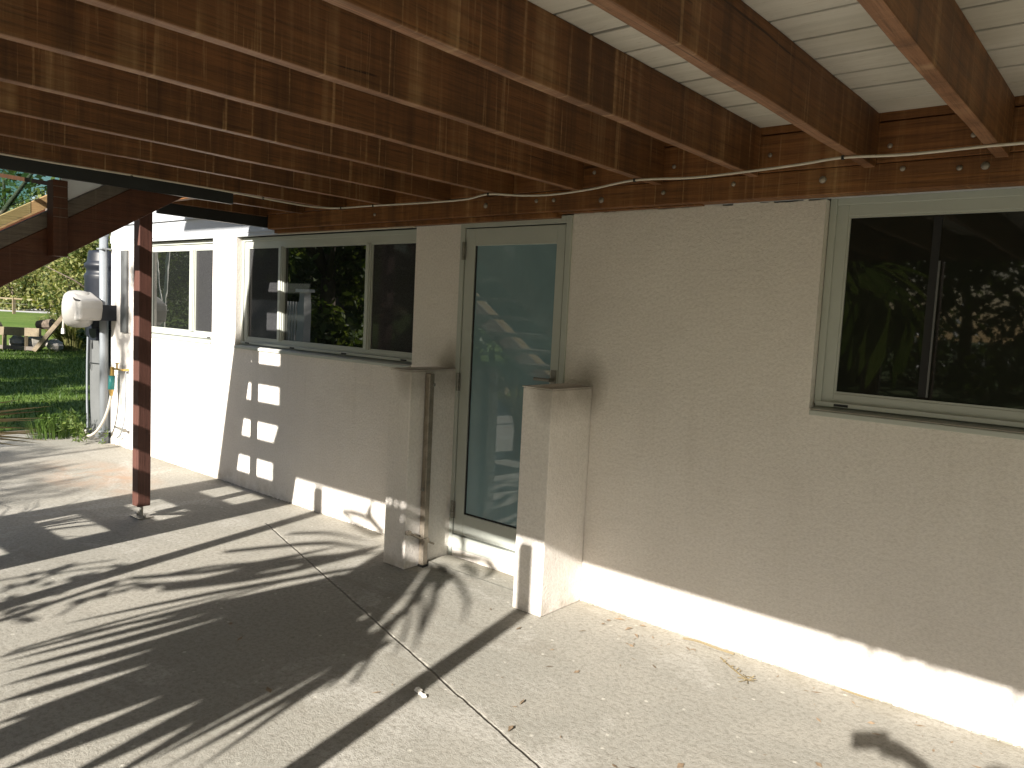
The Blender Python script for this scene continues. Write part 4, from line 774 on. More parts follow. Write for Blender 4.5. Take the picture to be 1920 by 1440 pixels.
LEAF_C = [(-3.503,-5.03,1.699,-3.451,-5.03,1.688,-3.394,-5.057,1.785,-3.336,-5.057,1.771,-3.25,-5.084,1.902,-3.188,-5.084,1.885,-3.148,-5.11,2.016,-3.082,-5.11,1.997,-3.063,-5.137,2.136,-3.005,-5.137,2.117,-2.989,-5.164,2.244,-2.945,-5.164,2.229,-2.927,-5.191,2.34,-2.901,-5.191,2.331,-2.88,-5.217,2.41,-2.877,-5.217,2.409),
(-3.344,-5.111,1.736,-3.295,-5.111,1.724,-3.292,-5.116,1.771,-3.238,-5.116,1.758,-3.216,-5.121,1.82,-3.157,-5.121,1.805,-3.141,-5.126,1.877,-3.08,-5.126,1.861,-3.087,-5.132,1.937,-3.032,-5.132,1.923,-3.047,-5.137,2.013,-3.004,-5.137,2.001,-3.014,-5.142,2.09,-2.989,-5.142,2.082,-2.985,-5.147,2.145,-2.983,-5.147,2.144),
(-3.229,-5.028,1.729,-3.155,-5.028,1.711,-3.17,-5.048,1.788,-3.089,-5.048,1.767,-3.084,-5.067,1.871,-2.994,-5.067,1.846,-2.992,-5.087,1.961,-2.899,-5.087,1.933,-2.911,-5.106,2.046,-2.829,-5.106,2.02,-2.833,-5.126,2.139,-2.77,-5.126,2.118,-2.759,-5.146,2.23,-2.723,-5.146,2.216,-2.697,-5.165,2.295,-2.694,-5.165,2.294),
(-3.125,-5.142,1.898,-3.039,-5.142,1.877,-3.103,-5.12,1.95,-3.005,-5.12,1.924,-3.063,-5.099,2.033,-2.954,-5.099,2.001,-3.007,-5.078,2.125,-2.892,-5.078,2.087,-2.928,-5.057,2.199,-2.829,-5.057,2.161,-2.819,-5.036,2.268,-2.746,-5.036,2.237,-2.706,-5.015,2.326,-2.665,-5.015,2.307,-2.62,-4.994,2.36,-2.616,-4.994,2.358),
(-3.436,-5.087,2.042,-3.385,-5.087,2.026,-3.322,-5.061,2.135,-3.265,-5.061,2.116,-3.162,-5.035,2.259,-3.1,-5.035,2.236,-3.045,-5.009,2.315,-2.984,-5.009,2.287,-2.952,-4.982,2.318,-2.904,-4.982,2.293,-2.859,-4.956,2.319,-2.824,-4.956,2.3,-2.752,-4.93,2.322,-2.733,-4.93,2.312,-2.674,-4.904,2.318,-2.673,-4.904,2.318),
(-3.424,-4.971,2.24,-3.383,-4.971,2.225,-3.361,-4.978,2.285,-3.315,-4.978,2.267,-3.269,-4.985,2.34,-3.221,-4.985,2.319,-3.176,-4.992,2.371,-3.129,-4.992,2.348,-3.075,-4.999,2.385,-3.037,-4.999,2.365,-2.965,-5.006,2.398,-2.937,-5.006,2.382,-2.833,-5.013,2.411,-2.818,-5.013,2.403,-2.733,-5.02,2.42,-2.732,-5.02,2.42),
(-2.886,-5.058,2.124,-2.81,-5.058,2.098,-2.869,-5.057,2.16,-2.784,-5.057,2.131,-2.842,-5.056,2.214,-2.748,-5.056,2.179,-2.813,-5.054,2.271,-2.713,-5.054,2.233,-2.783,-5.053,2.318,-2.695,-5.053,2.284,-2.755,-5.052,2.366,-2.687,-5.052,2.339,-2.726,-5.051,2.408,-2.687,-5.051,2.392,-2.698,-5.05,2.435,-2.695,-5.05,2.433),
(-3.395,-5.021,1.736,-3.366,-5.021,1.73,-3.379,-5.016,1.769,-3.346,-5.016,1.762,-3.353,-5.01,1.82,-3.317,-5.01,1.811,-3.312,-5.005,1.878,-3.275,-5.005,1.868,-3.247,-4.999,1.936,-3.215,-4.999,1.926,-3.148,-4.994,2.003,-3.124,-4.994,1.996,-3.042,-4.988,2.069,-3.029,-4.988,2.064,-2.965,-4.983,2.114,-2.963,-4.983,2.113),
(-3.063,-5.038,1.308,-3.038,-5.038,1.306,-3.031,-5.031,1.376,-3.003,-5.031,1.373,-2.982,-5.024,1.48,-2.95,-5.024,1.475,-2.932,-5.018,1.589,-2.897,-5.018,1.582,-2.871,-5.011,1.711,-2.84,-5.011,1.704,-2.807,-5.004,1.851,-2.783,-5.004,1.845,-2.732,-4.997,2.03,-2.718,-4.997,2.026,-2.669,-4.99,2.177,-2.668,-4.99,2.176),
(-3.094,-4.962,1.294,-3.073,-4.962,1.291,-3.08,-4.961,1.341,-3.057,-4.961,1.338,-3.059,-4.961,1.414,-3.032,-4.961,1.41,-3.028,-4.961,1.501,-2.999,-4.961,1.496,-2.983,-4.96,1.596,-2.957,-4.96,1.591,-2.914,-4.96,1.718,-2.893,-4.96,1.713,-2.836,-4.959,1.846,-2.824,-4.959,1.842,-2.775,-4.959,1.941,-2.774,-4.959,1.941)]
LEAF_D = [(-3.672,-5.3,1.839,-3.665,-5.3,1.837,-3.693,-5.3,1.853,-3.61,-5.3,1.832,-3.68,-5.3,1.862,-3.575,-5.3,1.836,-3.661,-5.3,1.87,-3.548,-5.3,1.842,-3.638,-5.3,1.877,-3.53,-5.3,1.852,-3.607,-5.3,1.883,-3.522,-5.3,1.863,-3.554,-5.3,1.88,-3.547,-5.3,1.879),
(-3.323,-5.3,1.815,-3.317,-5.3,1.814,-3.338,-5.3,1.83,-3.262,-5.3,1.809,-3.319,-5.3,1.839,-3.223,-5.3,1.813,-3.296,-5.3,1.847,-3.193,-5.3,1.82,-3.272,-5.3,1.855,-3.173,-5.3,1.83,-3.242,-5.3,1.861,-3.164,-5.3,1.842,-3.192,-5.3,1.859,-3.186,-5.3,1.857),
(-3.364,-5.3,1.521,-3.36,-5.3,1.52,-3.372,-5.3,1.531,-3.314,-5.3,1.519,-3.353,-5.3,1.539,-3.279,-5.3,1.525,-3.334,-5.3,1.546,-3.253,-5.3,1.532,-3.318,-5.3,1.554,-3.239,-5.3,1.542,-3.3,-5.3,1.562,-3.237,-5.3,1.553,-3.264,-5.3,1.564,-3.259,-5.3,1.563),
(-3.844,-5.314,1.686,-3.837,-5.314,1.686,-3.881,-5.314,1.701,-3.797,-5.314,1.689,-3.888,-5.314,1.715,-3.786,-5.314,1.7,-3.888,-5.314,1.727,-3.785,-5.314,1.713,-3.882,-5.314,1.739,-3.797,-5.314,1.728,-3.845,-5.314,1.744,-3.838,-5.314,1.743),
(-3.783,-5.256,1.593,-3.778,-5.256,1.592,-3.812,-5.256,1.604,-3.746,-5.256,1.596,-3.817,-5.256,1.615,-3.737,-5.256,1.605,-3.817,-5.256,1.625,-3.736,-5.256,1.615,-3.812,-5.256,1.635,-3.745,-5.256,1.627,-3.782,-5.256,1.639,-3.777,-5.256,1.639),
(-3.639,-5.352,1.727,-3.633,-5.352,1.726,-3.672,-5.352,1.741,-3.594,-5.352,1.729,-3.678,-5.352,1.755,-3.582,-5.352,1.74,-3.678,-5.352,1.767,-3.581,-5.352,1.752,-3.67,-5.352,1.779,-3.591,-5.352,1.767,-3.635,-5.352,1.783,-3.629,-5.352,1.782),
(-3.856,-5.34,1.75,-3.851,-5.34,1.749,-3.884,-5.34,1.762,-3.82,-5.34,1.752,-3.89,-5.34,1.773,-3.811,-5.34,1.761,-3.89,-5.34,1.783,-3.811,-5.34,1.771,-3.885,-5.34,1.794,-3.82,-5.34,1.784,-3.857,-5.34,1.797,-3.852,-5.34,1.797),
(-3.331,-5.204,1.656,-3.326,-5.204,1.656,-3.356,-5.204,1.67,-3.294,-5.204,1.66,-3.359,-5.204,1.684,-3.281,-5.204,1.671,-3.356,-5.204,1.696,-3.279,-5.204,1.683,-3.349,-5.204,1.709,-3.285,-5.204,1.698,-3.319,-5.204,1.714,-3.314,-5.204,1.713),
(-3.32,-5.296,1.644,-3.315,-5.296,1.644,-3.345,-5.296,1.658,-3.283,-5.296,1.648,-3.347,-5.296,1.671,-3.271,-5.296,1.66,-3.344,-5.296,1.684,-3.268,-5.296,1.672,-3.337,-5.296,1.697,-3.274,-5.296,1.687,-3.308,-5.296,1.702,-3.303,-5.296,1.702),
(-3.635,-5.29,1.536,-3.63,-5.29,1.535,-3.661,-5.29,1.545,-3.601,-5.29,1.538,-3.665,-5.29,1.555,-3.591,-5.29,1.547,-3.665,-5.29,1.565,-3.59,-5.29,1.556,-3.659,-5.29,1.574,-3.598,-5.29,1.567,-3.632,-5.29,1.578,-3.627,-5.29,1.577),
(-3.395,-5.398,1.629,-3.39,-5.398,1.628,-3.421,-5.398,1.639,-3.359,-5.398,1.631,-3.424,-5.398,1.649,-3.348,-5.398,1.639,-3.423,-5.398,1.658,-3.346,-5.398,1.648,-3.416,-5.398,1.667,-3.353,-5.398,1.659,-3.387,-5.398,1.671,-3.382,-5.398,1.67),
(-3.461,-5.317,1.548,-3.457,-5.317,1.548,-3.485,-5.317,1.558,-3.429,-5.317,1.551,-3.489,-5.317,1.567,-3.42,-5.317,1.558,-3.488,-5.317,1.575,-3.418,-5.317,1.566,-3.481,-5.317,1.583,-3.424,-5.317,1.576,-3.455,-5.317,1.586,-3.451,-5.317,1.586),
(-3.516,-5.284,1.628,-3.512,-5.284,1.628,-3.539,-5.284,1.639,-3.485,-5.284,1.631,-3.542,-5.284,1.65,-3.476,-5.284,1.64,-3.541,-5.284,1.66,-3.474,-5.284,1.65,-3.535,-5.284,1.669,-3.481,-5.284,1.662,-3.511,-5.284,1.674,-3.506,-5.284,1.673),
(-3.386,-5.396,1.805,-3.381,-5.396,1.804,-3.411,-5.396,1.817,-3.351,-5.396,1.807,-3.415,-5.396,1.829,-3.34,-5.396,1.816,-3.413,-5.396,1.84,-3.338,-5.396,1.827,-3.406,-5.396,1.85,-3.344,-5.396,1.84,-3.378,-5.396,1.854,-3.373,-5.396,1.853),
(-3.641,-5.277,1.734,-3.636,-5.277,1.733,-3.666,-5.277,1.746,-3.607,-5.277,1.737,-3.67,-5.277,1.758,-3.597,-5.277,1.747,-3.67,-5.277,1.769,-3.596,-5.277,1.758,-3.664,-5.277,1.78,-3.604,-5.277,1.771,-3.637,-5.277,1.785,-3.633,-5.277,1.784),
(-3.892,-5.274,1.622,-3.888,-5.274,1.622,-3.916,-5.274,1.633,-3.861,-5.274,1.625,-3.921,-5.274,1.643,-3.853,-5.274,1.634,-3.921,-5.274,1.653,-3.853,-5.274,1.644,-3.917,-5.274,1.662,-3.861,-5.274,1.655,-3.893,-5.274,1.667,-3.889,-5.274,1.666),
(-3.777,-5.388,1.611,-3.773,-5.388,1.611,-3.803,-5.388,1.621,-3.744,-5.388,1.614,-3.808,-5.388,1.631,-3.736,-5.388,1.622,-3.808,-5.388,1.64,-3.736,-5.388,1.631,-3.803,-5.388,1.649,-3.744,-5.388,1.642,-3.777,-5.388,1.653,-3.772,-5.388,1.652),
(-3.455,-5.275,1.495,-3.451,-5.275,1.494,-3.476,-5.275,1.503,-3.426,-5.275,1.497,-3.479,-5.275,1.512,-3.418,-5.275,1.505,-3.477,-5.275,1.52,-3.416,-5.275,1.513,-3.472,-5.275,1.528,-3.422,-5.275,1.522,-3.449,-5.275,1.531,-3.445,-5.275,1.531),
(-3.68,-5.307,1.649,-3.676,-5.307,1.648,-3.702,-5.307,1.657,-3.651,-5.307,1.65,-3.706,-5.307,1.666,-3.643,-5.307,1.657,-3.706,-5.307,1.674,-3.643,-5.307,1.665,-3.701,-5.307,1.681,-3.649,-5.307,1.674,-3.678,-5.307,1.684,-3.674,-5.307,1.684),
(-3.285,-5.264,1.743,-3.281,-5.264,1.743,-3.303,-5.264,1.754,-3.257,-5.264,1.745,-3.305,-5.264,1.763,-3.248,-5.264,1.753,-3.303,-5.264,1.772,-3.246,-5.264,1.762,-3.298,-5.264,1.781,-3.251,-5.264,1.773,-3.275,-5.264,1.784,-3.272,-5.264,1.784)]
LEAF_S = [(-3.959,-5.3,1.573,-3.916,-5.3,1.568,-3.922,-5.3,1.628,-3.879,-5.3,1.622,-3.89,-5.3,1.693,-3.846,-5.3,1.686,-3.879,-5.3,1.752,-3.834,-5.3,1.745,-3.833,-5.3,1.817,-3.789,-5.3,1.809,-3.776,-5.3,1.873,-3.731,-5.3,1.864),
(-3.76,-5.3,1.543,-3.721,-5.3,1.539,-3.794,-5.3,1.619,-3.753,-5.3,1.615,-3.813,-5.3,1.7,-3.77,-5.3,1.694,-3.794,-5.3,1.751,-3.751,-5.3,1.744,-3.715,-5.3,1.816,-3.673,-5.3,1.807,-3.617,-5.3,1.875,-3.575,-5.3,1.866),
(-3.523,-5.3,1.507,-3.488,-5.3,1.503,-3.452,-5.3,1.582,-3.417,-5.3,1.577,-3.406,-5.3,1.661,-3.37,-5.3,1.656,-3.43,-5.3,1.72,-3.393,-5.3,1.714,-3.376,-5.3,1.789,-3.339,-5.3,1.782,-3.288,-5.3,1.851,-3.252,-5.3,1.842),
(-3.41,-5.3,1.49,-3.378,-5.3,1.486,-3.388,-5.3,1.511,-3.354,-5.3,1.507,-3.375,-5.3,1.543,-3.341,-5.3,1.539,-3.385,-5.3,1.583,-3.351,-5.3,1.579,-3.412,-5.3,1.624,-3.376,-5.3,1.62,-3.444,-5.3,1.658,-3.407,-5.3,1.655),
(-3.231,-5.3,1.604,-3.199,-5.3,1.602,-3.277,-5.3,1.641,-3.243,-5.3,1.638,-3.322,-5.3,1.688,-3.287,-5.3,1.684,-3.348,-5.3,1.737,-3.312,-5.3,1.731,-3.352,-5.3,1.794,-3.314,-5.3,1.788,-3.341,-5.3,1.847,-3.303,-5.3,1.84)]
def leaflets(name, strips, mat, parent):
    b = MB()
    for q in strips:
        v = [q[i:i+3] for i in range(0, len(q), 3)]; b.add(v, [(i, i+1, i+3, i+2) for i in range(0, len(v)-2, 2)])
    return b.build(name, mat, parent)
leaflets('frond', LEAF_A[:9], M['palm'], P); leaflets('frond', LEAF_A[9:22], M['palm'], P); leaflets('frond', LEAF_A[22:], M['palm'], P); leaflets('frond', LEAF_B, M['palm'], P)
for hp in ((-2.56, -4.80, 2.03), (-2.35, -4.74, 2.02), (-2.10, -4.70, 2.05), (-2.45, -4.76, 2.15)):
    MB().tube(smooth([(-2.35, -5.1, 1.5), ((hp[0]-2.35)/2, -5.0, hp[2]*.5+.85), hp], 4), .009, 8).build('leaf_stalk', M['palm'], P, smooth=True)
P2 = thing('fan_palm', (2.1, -5.8, 0), 'taller fan palm right of the photographer with leaf tips at deck height', 'palm')
MB().tube(smooth([(2.1, -5.85, 0), (2.08, -5.8, 1.3), (2.0, -5.7, 3.3)]), .09, 12).build('trunk', M['bark'], P2, smooth=True)
segF = [(a, random.uniform(.7, 1.2), random.uniform(.6, 1.1), random.uniform(.9, 1.3)) for a in range(-110, 115, 13)]
fan_leaf('frond', (.42, -5.2, 3.44), .42, .45, segF, M['palm'], P2)
fan_leaf('frond', (1.1, -5.3, 3.42), .45, .45, segF, M['palm'], P2)
for q in ((.42, -5.2, 3.44), (1.1, -5.3, 3.42)): MB().tube(smooth([(2.0, -5.7, 3.25), ((q[0]+2)/2, -5.5, 3.62), q], 4), .012, 8).build('leaf_stalk', M['palm'], P2)
t = thing('strap_leaf_plant', (-3.3, -5.1, 0), 'strap leaved plant with long arching blades beside the stairs', 'plant')
MB().tube(smooth([(-3.3, -5.15, 0), (-3.35, -5.12, .8), (-3.48, -5.05, 1.68)]), .022, 8).build('stem', M['bark'], t, smooth=True)
leaflets('blades', LEAF_C, M['palm'], t)  # unseen blades shaped to throw the wanted shadow on the slab
t = thing('garden_shrub', (-3.75, -5.3, 0), 'garden shrub with round leaves near the foot of the stairs', 'shrub')
b = MB()
for q in LEAF_S:
    e = [((q[i]+q[i+3])/2, (q[i+1]+q[i+4])/2, (q[i+2]+q[i+5])/2) for i in range(0, len(q), 6)]; b.tube(e, .009, 6)
b.tube(smooth([(-3.75, -5.3, 0), (-3.8, -5.3, .9), (-3.88, -5.3, 1.55)]), .02, 8)
b.build('stem', M['bark'], t, smooth=True)
leaflets('foliage', LEAF_D, M['leaf_mid'], t)  # unseen round leaves laid out for the spots of shade they cast
# dry frond tips drooping into view at the left
t = thing('dry_palm', (-5.35, -3.05, 0), 'dry yellow brown frond tips poking in at the left edge', 'plant')
MB().tube([(-5.35, -3.05, 0), (-5.36, -3.05, .3), (-5.34, -3.04, .56)], [.07, .05, .03], 10).build('stem', M['bark'], t)
v, fc = blades(70, (-5.35, -3.05, .30), .12, .85, .012, .95); arr_mesh('frond', v, fc, M['straw'], t, (-5.35, -3.05, 0))
b = MB()
base_ = Vector((-5.10, -2.55, .78))
tips = [(-4.667, -1.845, .93), (-4.70, -1.86, .90), (-4.66, -1.86, .866), (-4.70, -1.9, .85), (-4.69, -1.88, .765), (-4.66, -1.86, .735), (-4.69, -1.9, .72), (-4.72, -1.9, .80), (-4.8, -1.95, .96), (-4.8, -1.95, .69)]
for tp in tips:
    p2 = Vector(tp); vs = []; mid = (base_+p2)/2+Vector((0, 0, .03))
    for i in range(7):
        s = i/6; q = base_*(1-s)**2+mid*2*s*(1-s)+p2*s*s; ww = .011*(1-s**2*.97); vs += [q+Vector((0, 0, ww)), q-Vector((.004, 0, ww))]
    b.add(vs, [(2*i, 2*i+1, 2*i+3, 2*i+2) for i in range(6)])
b.tube([(-5.35, -3.05, .5), (-5.25, -2.8, .68), base_], .010, 6)
b.build('frond', M['straw'], t)

# garden behind the camera (seen in the glass, shading the lawn)
hed = [(-17.9, -9.5, 9.0, 5.6, 'mid'), (-14.6, -10.0, 10.4, 5.6, 'dark'), (-11.4, -11.0, 8.2, 4.6, 'mid'), (-26, -24, 8.5, 8, 'dark'), (-31, -20, 8, 8, 'mid'), (-20, -23, 7.5, 7, 'dark'), (-14, -22, 7.0, 6.5, 'mid'), (-8, -21.5, 6.2, 6.5, 'dark'), (-2.5, -22, 6.6, 6.5, 'mid'), (3, -21, 6.4, 6.4, 'dark'), (-36, -16, 9, 8, 'mid'), (9, -21, 7, 7, 'mid')]
more = [(-8.3, -12, 8.2, 3.4), (-41, -11, 8, 8), (-48, -16, 9, 9), (-56, -21, 10, 10), (-66, -27, 11, 11), (-40, -22, 8, 9), (-5, -25, 7, 8), (6, -24, 7, 8), (-26, -16, 7, 6), (-11, -25, 8, 8)]
mw = ['narrow one shading the slab corner', 'nearest the rail fence end', 'second beyond the rail fence end', 'third beyond the rail fence end', 'farthest beyond the rail fence end', 'in the far corner of the garden', 'in the second row behind the fan palm', 'in the second row to the right', 'between the pickets and the far corner', 'in the second row behind the round leaved shrub']
for (x, y, h, wd), lab in zip(more, mw): tree(x, y, h, wd, 6000, .17, M['leaf_dark'], 'dense garden tree behind the camera, '+lab, .0, 'garden trees behind the camera')
for k, (x, y) in enumerate(((-24.6, -8.0), (-26.4, -8.4))):
    t = thing('young_gum', (x, y, 0), ('slender pale trunked tree seen in the left window glass', 'second slender pale tree seen in the left window glass')[k], 'tree', 'pale trunked trees')
    b = MB(); b.tube(smooth([(x, y, 0), (x+.25, y, 1.6), (x+.5-.5*k, y, 3.4), (x+.6, y, 5.2)], 4), [.075-.004*i for i in range(13)], 8); b.tube(smooth([(x+.1, y, .8), (x-.2, y, 2.2), (x-.3, y, 3.4)], 4), [.04-.003*i for i in range(9)], 6)
    b.build('trunk', M['white'], t, smooth=True)
    cen = np.array([[x+.5, y, 5.0], [x+.2, y, 4.6], [x-.3, y, 3.6], [x+.9, y, 4.8]]); leaf_cloud('crown', cen, np.full(4, .55), 700, .09, M['leaf_mid'], t, (x, y, 0), .2, .3, .2)
wordb = ['dark glossy', 'mid green']
for i, (x, y, h, wd, mm) in enumerate(hed):
    lab = ('dark' if mm == 'dark' else 'mid green') + ' leafy garden tree behind the camera, ' + ['shading the far lawn', 'shading the middle of the lawn', 'shading the lawn beside the slab', 'far beyond the picket fence', 'farther beyond the picket fence', 'beyond the stairs', 'beyond the round leaved shrub', 'behind the fan palm', 'just right of the fan palm', 'right of the photographer', 'farthest over the lawn', 'last at the right end'][i]
    tree(x, y, h, wd, 7500, .15 if i < 3 else .11, M['leaf_'+mm], lab, .03, 'garden trees behind the camera')
# a light feathery tree that dapples the far end of the slab
t = thing('tree', (-6.1, -9.2, 0), 'sparse young feathery tree beyond the stairs', 'tree')
b = MB(); b.tube(smooth([(-6.1, -9.2, 0), (-6.15, -9.2, 2.5), (-6.1, -9.2, 4.6), (-6.0, -9.2, 6.6)], 4), [.06-.004*i for i in range(13)], 8)
for (ex, ez) in ((-7.4, 3.9), (-7.0, 4.3), (-4.9, 3.7), (-4.5, 4.0), (-5.3, 4.25)): b.tube(smooth([(-6.12, -9.2, 2.6), ((ex-6.1)/2, -9.2, (2.9+ez)/2), (ex, -9.2, ez)], 4), [.022-.0018*i for i in range(9)], 6)
b.build('trunk', M['bark'], t, smooth=True)
nb = 30; cen = np.stack([-6.0+rng.uniform(-1.5, 1.6, nb), -9.2+rng.normal(size=nb)*.3, rng.uniform(3.45, 4.15, nb)], 1)
cen = np.concatenate([cen, np.stack([-6.05+rng.normal(size=9)*.16, -9.2+rng.normal(size=9)*.2, rng.uniform(5.4, 6.7, 9)], 1)])
leaf_cloud('crown', cen, np.full(len(cen), .26), 900, .16, M['leaf_mid'], t, (-6.1, -9.2, 0), .0, .13, .1)
# picket fence reflected in the window
t = thing('picket_fence', (-11.6, -4, 0), 'white picket fence with capped post reflected in the middle window', 'fence')
for i in range(24):
    x = -13.0+.085*i; MB().box(x, x+.042, -4.01, -3.99, .05, 1.62).build('picket', M['white'], t)
b = MB(); b.box(-13.1, -11.1, -4.045, -4.011, .35, .43); b.box(-13.1, -11.1, -4.045, -4.011, 1.30, 1.38); b.build('rail', M['white'], t)
MB().box(-11.10, -10.96, -4.08, -3.94, 0, 1.78).build('fence_post', M['white'], t)
MB().box(-11.14, -10.92, -4.12, -3.90, 1.78, 1.83).build('cap', M['white'], t)

# ------------------------------------------------------------------ photographer (seen as a shadow)
fh = Vector((f.x, f.y, 0)).normalized(); rh = Vector((-fh.y, fh.x, 0))*-1
def pp(rt, fw, z): v = CAM+rh*rt+fh*fw; return (v.x, v.y, z)
ph = thing('phone', tuple(CAM-f*.02), 'black phone held up in front of the photographer', 'phone')
b = MB(); c0 = CAM-f*.012
for sx in (0,):
    a = c0-r2*.092-u2*.037; vs = []
    for dep in (0, .008):
        for (i, j) in ((0, 0), (1, 0), (1, 1), (0, 1)): vs.append(a+r2*.145*i+u2*.072*j-f*dep)
    b.add(vs, [(0, 1, 2, 3), (7, 6, 5, 4), (0, 4, 5, 1), (1, 5, 6, 2), (2, 6, 7, 3), (3, 7, 4, 0)])
b.build('body', M['phone'], ph, bevel=.003)
person = thing('person', pp(.22, -.52, 0), 'person standing under the deck edge holding a phone up', 'person')
def skinned(name, nodes, edges, mat, parent, sub=2, root=0):
    off = Vector(parent.location)
    me = bpy.data.meshes.new(name); me.from_pydata([Vector(p)-off for p, _ in nodes], edges, []); me.update()
    o = bpy.data.objects.new(name, me); COL.objects.link(o); o.parent = parent; me.materials.append(mat)
    sk = o.modifiers.new('skin', 'SKIN'); sk.use_smooth_shade = True
    if not me.skin_vertices: me.skin_vertices.new()
    for i, (_, q) in enumerate(nodes):
        me.skin_vertices[0].data[i].radius = (q, q) if isinstance(q, (int, float)) else q; me.skin_vertices[0].data[i].use_root = (i == root)
    sb = o.modifiers.new('sub', 'SUBSURF'); sb.levels = sub; sb.render_levels = sub
    return o
hand = CAM+r2*.045-f*.035
hd = (hand.x, hand.y, hand.z-.0)
N = [(pp(.22, -.52, .98), (.16, .12)), (pp(.22, -.52, 1.20), (.15, .11)), (pp(.22, -.52, 1.40), (.17, .11)), (pp(.22, -.52, 1.49), .065), (pp(.22, -.50, 1.56), .058), (pp(.22, -.49, 1.65), (.078, .095)), (pp(.22, -.49, 1.73), (.055, .07)),
     (pp(.40, -.52, 1.42), .055), (pp(.44, -.36, 1.40), .045), (tuple(CAM+Vector((.27, -.09, -.07))), .034), (tuple(Vector(hd)+r2*.055-f*.02-u2*.02), .026),
     (pp(.04, -.52, 1.42), .055), (pp(-.02, -.50, 1.14), .042), (pp(.0, -.40, .92), .032), (pp(.0, -.37, .84), .026),
     (pp(.31, -.52, .90), .090), (pp(.32, -.50, .50), .060), (pp(.32, -.54, .10), .042), (pp(.32, -.42, .035), .038),
     (pp(.13, -.52, .90), .090), (pp(.12, -.50, .50), .060), (pp(.12, -.54, .10), .042), (pp(.12, -.42, .035), .038)]
E_ = [(0, 1), (1, 2), (2, 3), (3, 4), (4, 5), (5, 6), (2, 7), (7, 8), (8, 9), (9, 10), (2, 11), (11, 12), (12, 13), (13, 14), (0, 15), (15, 16), (16, 17), (17, 18), (0, 19), (19, 20), (20, 21), (21, 22)]
hb = len(N); wrist = Vector(N[10][0])
for k in range(4):                                         # fingers behind the phone, thumb below
    q0 = wrist-r2*.045+u2*(.030-.017*k); q1 = q0-r2*.035+f*.004; q2 = q1-r2*.022+f*.006
    N += [(tuple(q0), .010), (tuple(q1), .0085), (tuple(q2), .007)]; i = len(N); E_ += [(10, i-3), (i-3, i-2), (i-2, i-1)]
q0 = wrist-u2*.03-r2*.02; N += [(tuple(q0), .012), (tuple(q0-r2*.035+f*.005), .009)]; E_ += [(10, len(N)-2), (len(N)-2, len(N)-1)]
for k in range(5):
    w0 = Vector(N[14][0]); q0 = w0+Vector((.012*(k-2), .004*k, -.05 if k else -.03)); q1 = q0+Vector((.004*(k-2), .01, -.04))
    N += [(tuple(q0), .010), (tuple(q1), .008)]; E_ += [(14, len(N)-2), (len(N)-2, len(N)-1)]
skinned('body', N, E_, M['skin'], person)
skinned('shirt', [(N[0][0], (.185, .14)), (N[1][0], (.175, .13)), (N[2][0], (.19, .125)), (pp(.39, -.52, 1.42), .073), (pp(.435, -.40, 1.405), .060), (pp(.05, -.52, 1.42), .073), (pp(-.01, -.51, 1.25), .062)], [(0, 1), (1, 2), (2, 3), (3, 4), (2, 5), (5, 6)], M['shirt'], person)
skinned('trousers', [(pp(.22, -.52, .96), (.165, .13)), (N[15][0], .105), (N[16][0], .078), (N[17][0], .062), (N[19][0], .105), (N[20][0], .078), (N[21][0], .062)], [(0, 1), (1, 2), (2, 3), (0, 4), (4, 5), (5, 6)], M['trousers'], person)
skinned('hair', [(pp(.22, -.53, 1.66), (.085, .085)), (pp(.22, -.50, 1.74), (.075, .085))], [(0, 1)], M['hair'], person)
b = MB(); hc = Vector(pp(.22, -.49, 1.65))
for s in (-1, 1): b.lathe([(-.004, .004), (.0, .011), (.006, .008), (.008, .002)], hc+rh*.03*s+fh*.088+Vector((0, 0, .0)), fh, 8)
b.lathe([(-.01, .016), (.012, .012), (.02, .003)], hc+fh*.085-Vector((0, 0, .03)), fh, 8)
b.lathe([(-.01, .02), (.004, .018), (.006, .003)], hc+fh*.075-Vector((0, 0, .062)), fh, 8)
for s in (-1, 1): b.lathe([(-.01, .022), (.006, .026), (.012, .01)], hc+rh*.088*s, rh*s, 8)
b.build('face', M['skin'], person, smooth=True)

# ------------------------------------------------------------------ small litter on the slab
n = 170
lx = rng.uniform(-2.6, .6, n); ly = -np.abs(rng.normal(size=n))*.28-.03; 
far_ = rng.random(n) < .35; lx[far_] = rng.uniform(-3.4, .2, far_.sum()); ly[far_] = rng.uniform(-1.8, -.1, far_.sum())
ok = ~((lx < -2.3) & (ly > -.40)); lx, ly = lx[ok], ly[ok]; n = len(lx)
p = np.stack([lx, ly, np.full(n, .004)], 1); a = rng.random(n)*6.28
L = .006+.020*rng.random(n)**3.2; wv = L*(.12+.4*rng.random(n))
da = np.stack([np.cos(a), np.sin(a), .15*rng.random(n)], 1)*L[:, None]; db = np.stack([-np.sin(a), np.cos(a), .3*rng.normal(size=n)], 1)*wv[:, None]
v = np.stack([p-da, p+db, p+da, p-db], 1).reshape(-1, 3); v[:, 2] = np.maximum(v[:, 2], .002)+.002
tag(arr_mesh('leaf_litter', v, np.arange(4*n).reshape(-1, 4), M['litter']), 'scattered dry leaf crumbs and grit along the wall', 'leaf litter', kind='stuff')
t = MB()
for i in range(9):
    s = i/8; t.tube([(-1.42+.16*s, -.16-.07*s, .008), (-1.42+.16*s+random.uniform(-.01, .03), -.16-.07*s+random.uniform(-.03, .02), .02)], .0022, 5)
t.tube(smooth([(-1.45, -.12, .006), (-1.38, -.18, .010), (-1.30, -.23, .008), (-1.25, -.26, .014)]), .0035, 6)
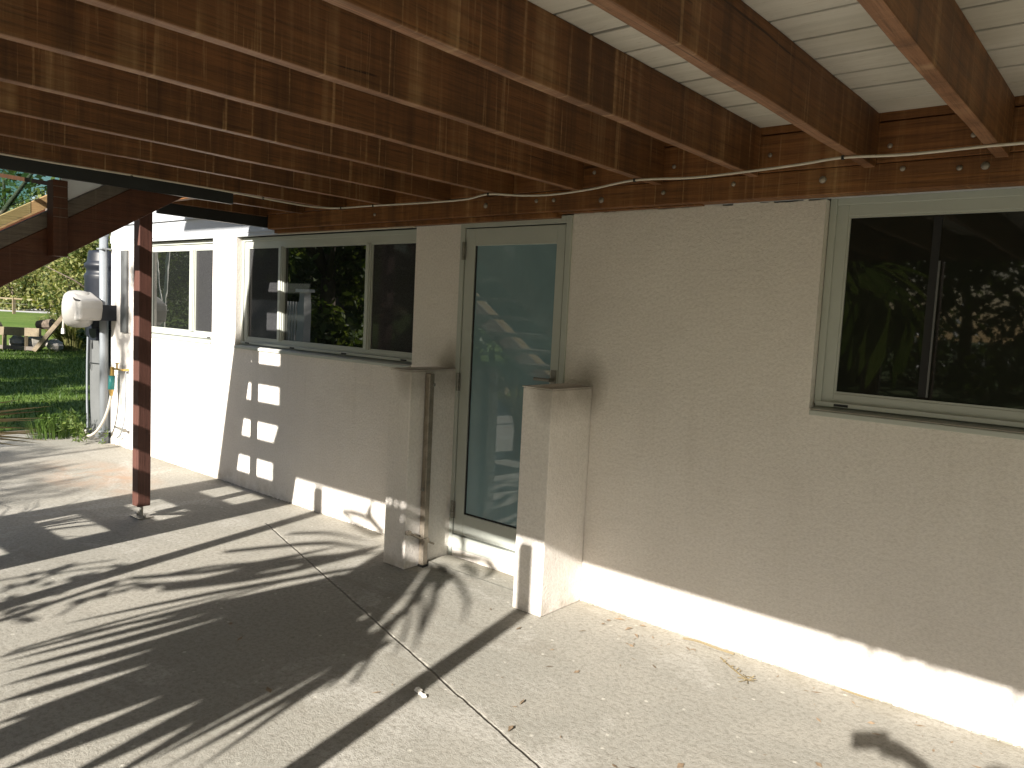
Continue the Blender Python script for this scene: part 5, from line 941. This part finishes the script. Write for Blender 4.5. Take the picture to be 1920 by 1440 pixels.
for i in range(12): t.tube([(-1.26, -.255, .010), (-1.26+random.uniform(-.04, .05), -.255+random.uniform(-.05, .03), random.uniform(.004, .035))], .0016, 5)
tag(t.build('dry_twig', M['straw']), 'dry brown seed twig lying by the wall under the right window', 'twig', 'twigs')
t = MB(); t.tube(smooth([(-.93, -.03, .008), (-.86, -.035, .009), (-.80, -.03, .008)]), .004, 6)
tag(t.build('dry_twig', M['straw']), 'short straight twig against the wall foot at right', 'twig', 'twigs')
t = MB(); t.tube(smooth([(-1.68, -.05, .006), (-1.6, -.042, .012), (-1.5, -.046, .010), (-1.42, -.04, .008)]), .005, 6)
tag(t.build('dry_twig', M['straw']), 'long bark strip lying along the wall foot', 'twig', 'twigs')
for (x, y, sz, lab) in ((-2.20, -1.345, .020, 'larger white plaster chip beside the post shadow'), (-2.175, -1.355, .013, 'middle white plaster chip beside the post shadow'), (-2.15, -1.36, .015, 'small white plaster chip nearest the camera by the post shadow')):
    blob('plaster_chip', (x, y, sz*.35), (sz, sz*.7, sz*.5), M['chip'], lab, 'plaster chip', 'plaster chips')
def dleaf(x, y, L, a, lab):
    dx, dy = math.cos(a)*L, math.sin(a)*L; ex, ey = -math.sin(a)*L*.4, math.cos(a)*L*.4; b = MB()
    b.add([(x-dx, y-dy, .004), (x-ex*.9, y-ey*.9, .012), (x, y, .006), (x+ex*.9, y+ey*.9, .013), (x+dx, y+dy, .009)], [(0, 1, 2), (0, 2, 3), (1, 4, 2), (2, 4, 3)])
    tag(b.build('fallen_leaf', M['litter']), lab, 'leaf', 'fallen leaves')
dleaf(-2.03, -.085, .034, .3, 'brown curled leaf by the wall right of the low wall')
dleaf(-1.93, -.155, .026, 1.2, 'small tan leaf on the slab nearest the curled leaf')
dleaf(-1.86, -.20, .022, 2.5, 'dark brown crumpled leaf on bare slab')
dleaf(-1.74, -1.30, .024, 1.8, 'pale curled leaf caught in the slab joint')
dleaf(-1.90, -.07, .020, .1, 'tiny brown leaf tucked at the wall foot')
